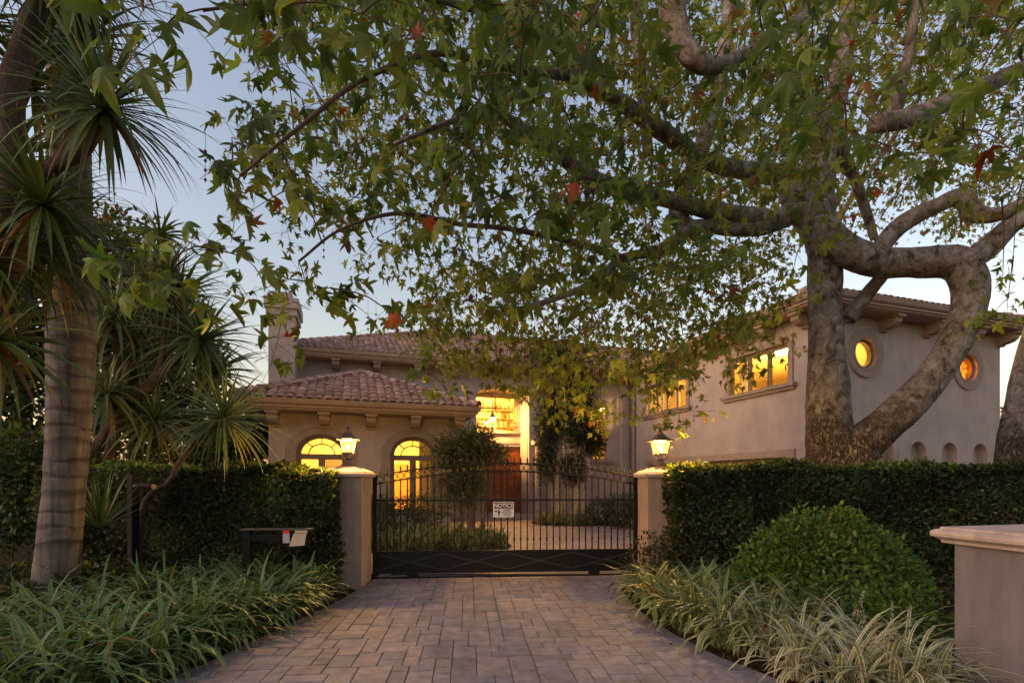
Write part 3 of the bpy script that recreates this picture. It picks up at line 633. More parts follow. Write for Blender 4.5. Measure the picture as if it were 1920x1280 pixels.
# right wing: courtyard side with two casement windows, front with portholes and niches
vA = (vz(1479, 700, UW)[0], vz(1368, 700, UW)[0]); vBw = (vz(1288, 740, UW)[0], vz(1214, 740, UW)[0]); wz0, wz1 = 4.48, 5.72
sops = [('rect', vA[0], vA[1], wz0, wz1), ('rect', vBw[0], vBw[1], wz0, wz1)]
ga, gb = vz(1488, 860, UW)[0] + .2, vz(1210, 860, UW)[0] - .3
mb = MB(); wall_faces(mb, SIDE(UW), VW, VM, 0, 3.2, [('rect', ga, gb, 0, 2.32)], .35); wall_faces(mb, SIDE(UW), VW, VM, 3.2, ZW - .2, sops, .22)
pc = [uz(1621, 663, VW), uz(1813, 690, VW)]; pr = .42
nic = [uz(x, 850, VW)[0] for x in (1598, 1660, 1722, 1781, 1838)]; nzs = uz(1722, 848, VW)[1] ; ARCH_Y = 1.0
nops = [('arch', a - .36, a + .36, 1.2, 2.42) for a in nic]
wall_faces(mb, FRONT(VW), UW, UW1, 0, 3.2, nops, .28); wall_faces(mb, FRONT(VW), UW, UW1, 3.2, ZW - .2, [('circ', c[0], c[1], pr) for c in pc], .25)
for a in nic: mb.add([(a - .4, VW + .28, 1.1), (a + .4, VW + .28, 1.1), (a + .4, VW + .28, 2.85), (a - .4, VW + .28, 2.85)], [(0, 1, 2, 3)])
mb.box(UW1 - .2, UW1, VW + .002, VM + 4, 0, ZW - .2)
H('wall', mb, MT['stucco'])
for a in nic:
    m2 = MB(); m2.box(a - .42, a + .42, VW - .06, VW + .2, 1.06, 1.19); H('niche_sill', m2, MT['stucco'])
interior(UW + .27, UW1 - .25, VW + .27, VM, 3.3, 6.3, ('front', 'left'), (14.6, 14.0, 5.9), 1000)
for c0 in (13.7, 11.15, 18.5):
    mb = MB(); mb.rings([[(UW + .47 + .06 * (i % 2), c0 + .1 * i, z) for i in range(6)] + [(UW + .48 + .06 * (i % 2), c0 + .1 * i, z) for i in range(5, -1, -1)] for z in (3.5, 6.2)]); H('curtain', mb, MT['room'])
mb = MB(); mb.box(19.85, 19.93, 13.2, 14.4, 4.3, 5.4); mb.box(19.85, 19.93, 17.2, 18.0, 4.5, 5.6); H('picture', mb, MT['shelf']); mb = MB(); mb.box(17.5, 19.9, 16.0, 19.8, 3.3, 5.3); H('wardrobe', mb, MT['garage'])
mb = MB(); abox(mb, SIDE(UW), ga - .28, gb + .28, 2.3, 2.52, -.06, .02); abox(mb, SIDE(UW), ga - .28, ga, 0, 2.3, -.06, .02); H('garage_surround', mb, MT['trim'])
mb = MB()
for i in range(5): abox(mb, SIDE(UW), ga, gb, .05 + i * .45, .05 + i * .45 + .43, .3, .34)
H('garage_door', mb, MT['garage'])
for (s0, s1), lab in ((vA, 'three pane casement window nearest the sycamore trunk'), (vBw, 'four pane casement window half hidden by leaves')):
    w = Hempty('window', UW, (s0 + s1) / 2, wz0); w['label'] = lab; mp = SIDE(UW); op = ('rect', s0, s1, wz0, wz1)
    mb = MB(); surround(mb, mp, outline(op), [(s0 - .17, wz0), (s1 + .17, wz0), (s1 + .17, wz1 + .17), (s0 - .17, wz1 + .17)], -.05, .03); H('surround', mb, MT['trim'], w)
    mb = MB(); abox(mb, mp, s0 - .3, s1 + .3, wz0 - .1, wz0 - .002, -.17, .08); abox(mb, mp, s0 - .24, s1 + .24, wz0 - .19, wz0 - .1, -.1, .01); H('sill', mb, MT['trim'], w)
    n = 3 if s0 == vA[0] else 4
    for i in range(n):
        a0 = s0 + (s1 - s0) * i / n; a1 = s0 + (s1 - s0) * (i + 1) / n
        mb = MB(); surround(mb, mp, outline(('rect', a0 + .065, a1 - .065, wz0 + .065, wz1 - .13)), outline(('rect', a0 + .004, a1 - .004, wz0, wz1)), .07, .15); H('frame', mb, MT['frame'], w)
        mb = MB(); mb.add([mp(a0 + .05, wz0 + .05, .11), mp(a1 - .05, wz0 + .05, .11), mp(a1 - .05, wz1 - .05, .11), mp(a0 + .05, wz1 - .05, .11)], [(3, 2, 1, 0)]); H('pane', mb, MT['pane'], w)
for i, c in enumerate(pc):
    w = Hempty('round_window', c[0], VW, c[1]); w['label'] = ('plain round window with golden light', 'round window with amber stained glass')[i]; mp = FRONT(VW); O = lambda r: outline(('circ', c[0], c[1], r), 20)
    mb = MB(); surround(mb, mp, O(pr), O(pr + .27), -.06, .03); surround(mb, mp, O(pr + .02), O(pr + .07), -.075, -.055); H('surround', mb, MT['trim'], w)
    mb = MB(); surround(mb, mp, O(pr - .07), O(pr), .06, .2); H('frame', mb, MT['frame'], w)
    mb = MB(); mb.add([mp(*p, .13) for p in O(pr - .05)], [tuple(range(40))]); H('pane', mb, MT['pane'] if i == 0 else MT['amber'], w)
    if i == 1:
        mb = MB()
        for t in range(6):
            t0 = t * math.pi / 3 + .3; mb.add([mp(c[0] + .05 * math.cos(t0), c[1] + .05 * math.sin(t0), .12), mp(c[0] + .3 * math.cos(t0 - .25), c[1] + .3 * math.sin(t0 - .25), .12), mp(c[0] + .33 * math.cos(t0 + .1), c[1] + .33 * math.sin(t0 + .1), .12)], [(0, 1, 2)])
        H('stained_petal', mb, MT['redglass'], w)
        mb = MB()
        for t in range(6): t0 = t * math.pi / 3; bar(mb, mp, c, (c[0] + .37 * math.cos(t0), c[1] + .37 * math.sin(t0)), .012, .1, .112)
        H('leading', mb, MT['frame'], w)
zt = ZW + .02; wu0, wu1, wv = UW - OV, UW1 + OV, VW - OV; half = (wu1 - wu0) / 2; rz = zt + half * math.tan(PIT); um = (wu0 + wu1) / 2
mb = MB(); mb.add([(wu0, wv, zt), (wu1, wv, zt), (um, wv + half, rz), (um, VM + 6, rz), (wu0, VM + 6, zt), (wu1, VM + 6, zt)], [(0, 1, 2), (0, 2, 3, 4), (1, 5, 3, 2)], (.12, .08, .07))
roofw = H('roof', mb, MT['tile']); sl = half / math.cos(PIT)
tiles_joined([roof_tiles((wu0, wv), (1, 0), (0, 1), wu1 - wu0, sl, PIT, 1, 1, zt + .01), roof_tiles((wu0, VM), (0, -1), (1, 0), VM - wv, sl, PIT, 0, 1, zt + .01)], roofw)
ridge_caps((wu0, wv, zt + .03), (um, wv + half, rz), roofw); ridge_caps((wu1, wv, zt + .03), (um, wv + half, rz), roofw)
eave([(wu0, VM), (wu0, wv), (wu1, wv), (wu1, VM)], zt)
for px in (1570, 1654, 1735, 1810, 1872):
    mb = MB(); corbel(mb, FRONT(VW), uz(px, 600, VW)[0], ZW - .27); H('corbel', mb, MT['eave'])
for v in np.arange(VW + .35, VM - .5, 1.25):
    mb = MB(); corbel(mb, SIDE(UW), v, ZW - .27); H('corbel', mb, MT['eave'])
mb = MB(); mb.tube([(UW - .1, 19.95, .1), (UW - .1, 19.95, ZW - .4)], .05, 8); H('downpipe', mb, MT['eave'])

# ------------------------------------------------------------------ gate pillars, lanterns, gate
GA = math.atan2(.32, 4.27); GO = np.array([-2.2, 7.88, 0.0]); GW = 4.27
def pillar(name, label, loc, rot, side, body_h, group=None, capz=.1, low=False):
    t = thing(name, label, 'pillar', loc, rot, group); h = side / 2
    def P(n, mb, m): 
        o = bpy.data.objects.new(n, mb.mesh(n, True)); o.data.materials.append(m); COL.objects.link(o); o.parent = t; return o
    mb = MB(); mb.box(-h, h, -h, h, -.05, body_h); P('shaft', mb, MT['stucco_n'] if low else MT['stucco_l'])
    mb = MB()
    def sq(r, z): return [(-r, -r, z), (r, -r, z), (r, r, z), (-r, r, z)]
    if low: prof = [(h + .015, -.035), (h + .05, -.03), (h + .055, -.012), (h + .07, 0), (h + .095, .015), (h + .10, .035), (h + .095, .055), (h + .075, .068), (h + .06, .07), (h + .055, .085), (.02, .14)]
    else: prof = [(h + .01, -.0), (h + .06, .006), (h + .065, .05), (h + .03, .085), (h + .02, .09), (.12, .165), (.1, .168)]
    mb.rings([sq(r, body_h + z) for r, z in prof]); P('cap', mb, MT['cap']); return t
pl = GO + np.array([-.275, -.36, 0]); prr = GO + np.array([GW * math.cos(GA) + .275, GW * math.sin(GA) - .36, 0])
pillar('gate_pillar', 'stucco gate pillar left of the iron gate', pl, R(1.5), .55, 1.63, 'gate pillars')
pillar('gate_pillar', 'stucco gate pillar right of the iron gate', prr, R(1.5), .55, 1.63, 'gate pillars')
d1_ = np.array([.164, -.986]); d2_ = np.array([.986, .164]); pc_ = np.array([3.2, 3.6]) + .4 * d1_ + .4 * d2_
pillar('low_pillar', 'low stucco pillar with rounded stone cap at right foreground', (*pc_, 0), math.atan2(d2_[1], d2_[0]), .8, 1.155, low=True)
def lantern(name, label, loc, post=True, s=1., power=70., group=None):
    t = thing(name, label, 'lantern', loc, R(12), group)
    def P(n, mb, m, par=None):
        o = bpy.data.objects.new(n, mb.mesh(n, True)); o.data.materials.append(m); COL.objects.link(o); o.parent = par or t; return o
    zb, zt_ = .20 * s, .40 * s; rb, rt = .07 * s, .108 * s; K = math.sqrt(2)
    def sq(r, z, n=4, rot=math.pi / 4): return [(r * K * math.cos(rot + 2 * math.pi * k / n), r * K * math.sin(rot + 2 * math.pi * k / n), z) for k in range(n)]
    if post:
        mb = MB(); mb.rings([sq(.10 * s, 0), sq(.10 * s, .015 * s), sq(.06 * s, .03 * s), sq(.045 * s, .06 * s), sq(.04 * s, .10 * s), sq(.05 * s, .105 * s), sq(.02 * s, .12 * s)]); mb.tube([(0, 0, .11 * s), (0, 0, zb)], .01 * s, 6); P('base', mb, MT['bronze'])
        for k in range(4):
            a = math.pi / 4 + k * math.pi / 2; c, s_ = math.cos(a), math.sin(a)
            pts = smoothpath([(c * r * s, s_ * r * s, z * s) for r, z in ((.045, .105), (.085, .13), (.125, .165), (.125, .195), (.085, .20))], 4); mb = MB(); mb.tube(pts, .009 * s, 5); P('scroll_arm', mb, MT['bronze'])
    mb = MB(); mb.rings([sq(rb + .012 * s, zb - .008 * s), sq(rb + .012 * s, zb + .008 * s)]); mb.rings([sq(rt + .008 * s, zt_ - .012 * s), sq(rt + .012 * s, zt_)])
    for k in range(4):
        a = math.pi / 4 + k * math.pi / 2; mb.tube([(rb * K * math.cos(a), rb * K * math.sin(a), zb), (rt * K * math.cos(a), rt * K * math.sin(a), zt_)], .008 * s, 4)
    P('frame', mb, MT['bronze'])
    for k in range(4):
        A_, B_ = sq(rb - .004, zb + .008 * s), sq(rt - .004, zt_ - .012 * s); j = (k + 1) % 4; mb = MB(); mb.add([A_[k], A_[j], B_[j], B_[k]], [(0, 1, 2, 3)]); P('glass_pane', mb, MT['lampglass'])
    mb = MB(); mb.rings([sq(rt + .05 * s, zt_), sq(rt + .052 * s, zt_ + .012 * s), sq(rt - .01 * s, zt_ + .045 * s), sq(.065 * s, zt_ + .085 * s), sq(.042 * s, zt_ + .115 * s)]); rf = P('lantern_roof', mb, MT['bronze'])
    mb = MB(); mb.lathe([(.045 * s, 0), (.045 * s, .03 * s), (.03 * s, .04 * s), (.02 * s, .055 * s), (.035 * s, .07 * s), (.035 * s, .08 * s), (.012 * s, .095 * s), (.016 * s, .105 * s), (.003, .13 * s)], (0, 0, zt_ + .11 * s), 10); P('finial', mb, MT['bronze'])
    mb = MB(); mb.lathe([(.003, 0), (.022 * s, .02 * s), (.026 * s, .05 * s), (.012 * s, .09 * s), (.003, .1 * s)], (0, 0, zb + .04 * s), 10); P('bulb', mb, MT['bulb'])
    lt = bpy.data.lights.new('lantern_light', 'POINT'); lt.energy = power; lt.color = (1, .50, .12); lt.shadow_soft_size = .05
    o = bpy.data.objects.new('lantern_light', lt); COL.objects.link(o); o.parent = t; o.location = (0, 0, zb + .1 * s); return t
lantern('post_lantern', 'lit bronze lantern on the left gate pillar', pl + np.array([0, 0, 1.797]), group='gate lanterns', power=560)
lantern('post_lantern', 'lit bronze lantern on the right gate pillar', prr + np.array([0, 0, 1.797]), group='gate lanterns', power=560)
hu, hz = uz(923, 795, VM + .4); t = lantern('hanging_lantern', 'lit lantern hanging in the entrance recess', uvw(hu, VM + .4, hz - .22), False, 1.25, 2600)
mb = MB(); mb.tube([(0, 0, .68), (0, 0, RZ - hz + .15)], .012, 5); o = bpy.data.objects.new('chain', mb.mesh('chain', True)); o.data.materials.append(MT['bronze']); COL.objects.link(o); o.parent = t

gate = thing('gate', 'black wrought iron sliding gate with arched ring band', 'gate', GO, GA)
def G(n, mb, m=None, par=None, smooth=False):
    o = bpy.data.objects.new(n, mb.mesh(n, True, smooth)); o.data.materials.append(m or MT['iron']); COL.objects.link(o); o.parent = par or gate; return o
def ztop(s): x = (s - GW / 2) / (GW / 2); return 1.86 - .215 * x * x
BAND = .13
mb = MB(); mb.box(0, .06, -.03, .03, .04, ztop(.03) + .02); G('frame_post', mb); mb = MB(); mb.box(GW - .06, GW, -.03, .03, .04, ztop(GW) + .02); G('frame_post', mb)
for off in (0, -BAND):
    mb = MB(); ss = np.linspace(.055, GW - .055, 40); mb.rings([[(s, -.02, ztop(s) + off - .012), (s, .02, ztop(s) + off - .012), (s, .02, ztop(s) + off + .012), (s, -.02, ztop(s) + off + .012)] for s in ss]); G('arched_rail', mb)
mb = MB(); mb.box(.06, GW - .06, -.02, .02, 1.255, 1.285); G('middle_rail', mb)
mb = MB(); mb.box(.06, GW - .06, -.025, .025, .43, .465); mb.box(.06, GW - .06, -.03, .03, .112, .15); G('bottom_rail', mb)
mb = MB(); mb.box(.06, GW - .06, -.006, .006, .15, .43); G('kick_panel', mb)
for i in range(4):
    a = .06 + (GW - .12) * i / 4; b = .06 + (GW - .12) * (i + 1) / 4
    for (z0, z1) in ((.16, .42), (.42, .16)):
        mb = MB(); yy = -.0125 if z0 < z1 else -.0165; mb.add([(a, yy - .006, z0 - .011), (b, yy - .006, z1 - .011), (b, yy - .006, z1 + .011), (a, yy - .006, z0 + .011), (a, -.005, z0 - .011), (b, -.005, z1 - .011), (b, -.005, z1 + .011), (a, -.005, z0 + .011)], [(0, 1, 2, 3), (0, 1, 5, 4), (3, 2, 6, 7)]); G('diagonal_bar', mb, MT['iron2'])
NP = 39; sp = (GW - .12) / NP
knm = MB(); knm.lathe([(.008, -.03), (.018, -.022), (.011, -.012), (.022, 0), (.011, .012), (.018, .022), (.008, .03)], (0, 0, 0), 8); kn = knm.mesh('knuckle', True); kn.materials.append(MT['iron'])
fm = MB(); fm.lathe([(.012, 0), (.016, .008), (.007, .016), (.017, .035), (.011, .06), (.002, .10)], (0, 0, 0), 6); fn = fm.mesh('finial', True); fn.materials.append(MT['iron'])
rm = MB(); rr_ = BAND / 2 - .0125
rm.rings([[((rr_ + dr) * math.cos(a), dy, (rr_ + dr) * math.sin(a)) for dr, dy in ((0, -.011), (-.011, 0), (0, .011))] for a in np.linspace(0, 2 * math.pi, 19)], False, False); rme = rm.mesh('ring', True); rme.materials.append(MT['iron'])
for i in range(NP):
    s = .06 + sp * (i + .5); zt_ = ztop(s)
    mb = MB(); mb.box(s - .009, s + .009, -.009, .009, .46, zt_ - BAND); pk = G('picket', mb)
    for me_, nm, z in ((kn, 'knuckle', zt_ - BAND - .2), (kn, 'knuckle', .64), (fn, 'finial', zt_ + .01)):
        o = bpy.data.objects.new(nm, me_); COL.objects.link(o); o.parent = pk; o.location = (s, 0, z)
    o = bpy.data.objects.new('ring', rme); COL.objects.link(o); o.parent = gate; o.location = (s, 0, zt_ - BAND / 2)
for s in (.62, GW - .72):
    mb = MB(); mb.box(s - .085, s + .085, -.045, .045, .055, .15); G('wheel_box', mb); mb = MB(); mb.rings([[(s + .03 * math.cos(a), y, .066 + .03 * math.sin(a)) for a in np.linspace(0, 2 * math.pi, 12, endpoint=False)] for y in (-.015, .015)]); G('wheel', mb, MT['steel'])
tr = thing('gate_track', 'dark steel gate track set into the driveway', 'track', GO + np.array([0, -.02, .0]), GA); mb = MB(); mb.box(-.05, GW, -.05, .05, .02, .049); mb.tube([(-.05, 0, .052), (GW, 0, .052)], .012, 6); G('rail', mb, MT['black'], tr)
# notice sign
sg = np.array([GO[0], GO[1], 0]) ; s0 = ((925 - PX) / F * 8.0 + 2.2); Msg = Matrix.Translation((0, 0, 0))
sign = thing('notice_sign', 'white and navy NOTICE sign wired to the gate', 'sign', (GO[0] + (s0) * math.cos(GA), GO[1] + s0 * math.sin(GA), .995), GA)
def S(n, mb, m, par=None): return G(n, mb, m, par or sign)
SWd, SHt = .335, .245
mb = MB(); mb.cbox(0, SWd, -.024, -.02, 0, SHt, .001); S('plate', mb, MT['white'])
mb = MB(); mb.box(.012, SWd - .012, -.0252, -.0241, .14, SHt - .012); S('banner', mb, MT['navy'])
def text(body, x, z, size, m, align='CENTER', bold=.0, sx=1.):
    cu_ = bpy.data.curves.new('lettering', 'FONT'); cu_.body = body; cu_.size = size; cu_.align_x = align; cu_.offset = bold; cu_.extrude = .0004
    tmp = bpy.data.objects.new('lettering', cu_); COL.objects.link(tmp); bpy.context.view_layer.update(); me_ = bpy.data.meshes.new_from_object(tmp.evaluated_get(bpy.context.evaluated_depsgraph_get())); bpy.data.objects.remove(tmp)
    o = bpy.data.objects.new('lettering', me_); me_.materials.clear(); me_.materials.append(m); COL.objects.link(o); o.parent = sign; o.location = (x, -.0258, z); o.rotation_euler = (R(90), 0, 0); o.scale = (sx, 1, 1); return o
text('NOTICE', SWd / 2, .158, .088, MT['white'], bold=.0022, sx=.98)
for i, b in enumerate(('ARMED', 'SECURITY', 'GUARD')): text(b, .225, .098 - i * .036, .036, MT['ink'], bold=.0006)
mb = MB(); mb.box(.14, .31, -.0252, -.0243, .131, .134); S('underline', mb, MT['ink'])
mb = MB(); mb.box(.03, .062, -.0252, -.0243, .082, .108); mb.box(.036, .056, -.0252, -.0244, .108, .113); S('emblem', mb, MT['ink'])
mb = MB(); yy = -.0252
mb.add([(.095 + .011 * math.cos(a), yy, .117 + .012 * math.sin(a)) for a in np.linspace(0, 2 * math.pi, 10, endpoint=False)], [tuple(range(10))]); mb.add([(x, yy, z) for x, z in ((.075, .102), (.115, .102), (.118, .07), (.110, .068), (.108, .085), (.107, .065), (.106, .022), (.097, .022), (.095, .06), (.093, .022), (.084, .022), (.083, .065), (.082, .085), (.080, .068), (.072, .07))], [tuple(range(15))]); S('guard_pictogram', mb, MT['ink'])
# drain and manhole covers in the courtyard
for (px, py, r, lab) in ((1168, 991, .42, 'round rusty manhole cover in the courtyard paving'), (785, 1032, .13, 'small dark drain cover just behind the gate'), (1042, 1080, .1, 'small round drain cover by the gate track')):
    p = gnd(px, py, .03); t = thing('manhole_cover', lab, 'cover', (p[0], p[1], .03)); mb = MB(); mb.lathe([(r, 0), (r, .008), (r * .93, .012), (r * .9, .007), (.01, .008)], (0, 0, 0), 24); G('disc', mb, MT['rust'], t)
    mb = MB(); [mb.box(x - .012, x + .012, -r * .6, r * .6, .006, .011) for x in np.linspace(-r * .6, r * .6, 7)]; G('grip_ribs', mb, MT['rust'], t)

# ------------------------------------------------------------------ call box and camera post in the left bed
YB = 6.1; base = at(465, 1000, YB); t = thing('mailbox', 'black post arm mailbox with red sticker in the left bed', 'mailbox', (base[0], YB, 0), R(3))
k = YB / F; zt_ = CAMZ - (991 - HY) * k
mb = MB(); mb.cbox(-.045, .045, -.045, .045, 0, zt_ - .008, .006); G('post', mb, MT['black'], t)
mb = MB(); mb.box(.045, .072 * 1 + .40, -.04, .04, zt_ - .145, zt_ - .06); G('arm', mb, MT['black'], t)
mb = MB(); mb.box(-.055, .78, -.07, .07, zt_ - .008, zt_ + .004); G('top_plate', mb, MT['steel'], t)
mb = MB(); pf = [(.44, zt_ - .008), (.75, zt_ - .008), (.75, zt_ - .06), (.73, zt_ - .065), (.72, zt_ - .20), (.44, zt_ - .215)]; mb.rings([[(x, y, z) for x, z in pf] for y in (-.09, .09)]); G('box', mb, MT['black'], t)
mb = MB(); pf = [(.58, zt_ - .05), (.735, zt_ - .05), (.71, zt_ - .195), (.53, zt_ - .205)]; mb.rings([[(x, y, z) for x, z in pf] for y in (-.097, -.091)]); G('front_flap', mb, MT['tan'], t)
mb = MB(); mb.box(.60, .745, -.103, -.091, zt_ - .045, zt_ - .012); G('flap_hinge', mb, MT['tan'], t)
mb = MB(); mb.box(.455, .535, -.096, -.091, zt_ - .165, zt_ - .052); G('sticker', mb, MT['grey'], t); mb = MB(); mb.box(.455, .535, -.0965, -.0911, zt_ - .051, zt_ - .012); G('sticker', mb, MT['red'], t)
YB = 6.9; base = at(250, 900, YB); k = YB / F; zt_ = CAMZ - (888 - HY) * k; t = thing('camera_post', 'dark square post carrying a tubular black camera', 'post', (base[0], YB, 0), R(-22))
mb = MB(); mb.cbox(-.05, .05, -.05, .05, 0, zt_, .008); G('post', mb, MT['black'], t)
mb = MB(); mb.tube([(.05, 0, zt_ - .16), (.12, 0, zt_ - .155)], .022, 8); mb.lathe([(.04, -.02), (.04, .02)], (.055, 0, zt_ - .16), 8); G('bracket', mb, MT['steel'], t)
mb = MB(); mb.tube([(.115, 0, zt_ - .155), (.15, 0, zt_ - .157), (.42, 0, zt_ - .175)], [.03, .044, .044], 12); tb = G('camera_tube', mb, MT['black'], t)
mb = MB(); mb.tube([(.42, 0, zt_ - .175), (.427, 0, zt_ - .1755)], [.036, .036], 12); G('lens', mb, MT['steel'], tb)
fb = thing('fence', 'dark timber board fence behind the palm trunk', 'fence', (-7.5, 9.6, 0))
for i in range(16):
    mb = MB(); x = -4.2 + i * .3; mb.box(x, x + .285, -.012 + .004 * (i % 2), .012 + .004 * (i % 2), 0, 1.75 + random.uniform(-.02, .02)); G('board', mb, MT['fence'], fb)
mb = MB(); mb.box(-4.2, .6, .02, .07, .4, .5); mb.box(-4.2, .6, .02, .07, 1.4, 1.5); G('rail', mb, MT['fence'], fb)
#PLANTS
# ------------------------------------------------------------------ foliage helpers
def rnd_unit(n): a = rng.normal(size=(n, 3)); return unit(a)
def pick(cols, n, p=None, jit=.25):
    c = np.array(cols)[rng.choice(len(cols), n, p=p)]; return c * (1 + jit * (rng.random((n, 1)) * 2 - 1)) * (1 + .08 * (rng.random((n, 3)) * 2 - 1))
GREEN = [(.050, .085, .022), (.065, .105, .028), (.085, .12, .030), (.12, .14, .035), (.038, .065, .022)]
DARK = [(.038, .058, .024), (.048, .074, .028), (.062, .088, .033), (.03, .046, .021)]
def leaf_mass(name, temp, P, tip, nrm, size, cols, parent, m='leaf', **kw):
    V, Fc, C = scatter(temp, P, frames(tip, nrm), size, cols); return obj(name, np_mesh(name, V, Fc, C), MT[m], parent, **kw)
def blob_pts(blobs, n, shell=.55):
    """points through a set of ellipsoids (centre, radii), denser towards the skin, kept only where no other ellipsoid buries them deep"""
    w = np.array([np.prod(np.array(b[1])) ** (2 / 3) for b in blobs]); idx = rng.choice(len(blobs), n, p=w / w.sum())
    c = np.array([b[0] for b in blobs], float)[idx]; r = np.array([b[1] for b in blobs], float)[idx]
    d = rnd_unit(n); rad = (shell + (1 - shell) * rng.random(n)) ** 1.0; rad *= 1 + .12 * np.sin(9 * d[:, 0] + 4 * d[:, 2] + idx) * .8 + .06 * rng.normal(size=n)
    return c + d * r * rad[:, None], d
def bush(name, label, cat, base, blobs, n, size, cols, temp=OVAL, trunk=None, m='leaf', droop=.0, part='crown', group=None, barkm='twig', up=.5, shell=.55):
    t = thing(name, label, cat, base, 0, group); P, d = blob_pts(blobs, n, shell); P[:, 2] = np.maximum(P[:, 2], .02)
    tip = d + rnd_unit(n) * .9 + np.array([0, 0, -droop]); nrm = d * .7 + np.array([0, 0, up]) + rnd_unit(n) * .6
    leaf_mass(part, temp, P, tip, nrm, size * (.7 + .6 * rng.random(n)), pick(cols, n), t, m, kind='stuff')
    if trunk:
        for i, (pts, rad) in enumerate(trunk):
            mb = MB(); mb.tube(smoothpath(pts, 5), list(np.linspace(rad[0], rad[1], (len(pts) - 1) * 5 + 1)), 8, noise=.12); obj('trunk' if i == 0 else 'stem', mb.mesh('trunk', True, True), MT[barkm], t)
    return t
def hedge(name, label, boxes, dens, cols, size=.06):
    x0, x1, y0, y1, z1 = boxes[0]; t = thing(name, label, 'hedge', ((x0 + x1) / 2, (y0 + y1) / 2, 0)); core = MB(); PP, NN, CC = [], [], []
    for x0, x1, y0, y1, z1 in boxes:
        core.box(x0 + .1, x1 - .1, y0 + .1, y1 - .1, .0, z1 - .06, (.010, .014, .007))  # solid near-black green box filling the gaps between leaves
        A_ = np.array([(x1 - x0) * z1, (x1 - x0) * (y1 - y0), z1 * (y1 - y0), z1 * (y1 - y0)]); n = int(dens * A_.sum()); f = rng.choice(4, n, p=A_ / A_.sum()); a, b = rng.random(n), rng.random(n); dep = np.abs(rng.normal(size=n)) * .06 - .01
        lo = [np.stack([x0 + a * (x1 - x0), y0 + dep, b * z1], 1), np.stack([x0 + a * (x1 - x0), y0 + b * (y1 - y0), z1 - dep], 1), np.stack([x0 + dep, y0 + a * (y1 - y0), b * z1], 1), np.stack([x1 - dep, y0 + a * (y1 - y0), b * z1], 1)]
        P = np.choose(f[:, None], lo); N = np.array([(0, -1, .2), (0, -.2, 1), (-1, 0, .2), (1, 0, .2)])[f]
        wob = .05 * np.sin(P[:, 0] * 3.1 + P[:, 2] * 4) + .035 * np.sin(P[:, 0] * 7.3 - P[:, 2] * 5.2 + P[:, 1] * 3); P = P + N * wob[:, None]
        stray = rng.random(n) < .015; P[stray] += N[stray] * rng.random((stray.sum(), 1)) * .12
        keep = np.sin(P[:, 0] * 5.7 + 2 * np.sin(P[:, 2] * 6.1)) * np.sin(P[:, 2] * 8.3 + P[:, 0] * 2.9) < .72 + .3 * rng.random(n); P, N = P[keep], N[keep]; n = len(P)
        C = pick(cols, n); topm = P[:, 2] > z1 - .07; C[topm & (rng.random(n) < .4)] *= (2.4, 2.5, 1.3); C[rng.random(n) < .03] *= (2.4, 2.2, 1.2); C[(rng.random(n) < .012)] = (.12, .05, .03)  # some top leaves brightened, light from above put into their colour
        patch = .8 + .35 * np.sin(P[:, 0] * 1.7 + 3 * np.sin(P[:, 2] * 2.1)); C *= patch[:, None]; PP.append(P); NN.append(N); CC.append(C)
    obj('dark_core', core, MT['leaf'], t); P, N, C = map(np.concatenate, (PP, NN, CC)); n = len(P)
    leaf_mass('foliage', OVAL, P, rnd_unit(n) + N * .6 + np.array([0, 0, .25]), N + rnd_unit(n) * .85, size * (.6 + .8 * rng.random(n)), C, t, kind='stuff'); return t
# ------------------------------------------------------------------ hedges
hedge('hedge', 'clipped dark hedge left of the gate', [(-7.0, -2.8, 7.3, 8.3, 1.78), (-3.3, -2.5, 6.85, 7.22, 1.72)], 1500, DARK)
hedge('hedge', 'long clipped dark hedge right of the gate', [(2.68, 10.4, 7.5, 8.5, 1.80), (2.3, 3.3, 7.0, 7.5, 1.76)], 1400, DARK)
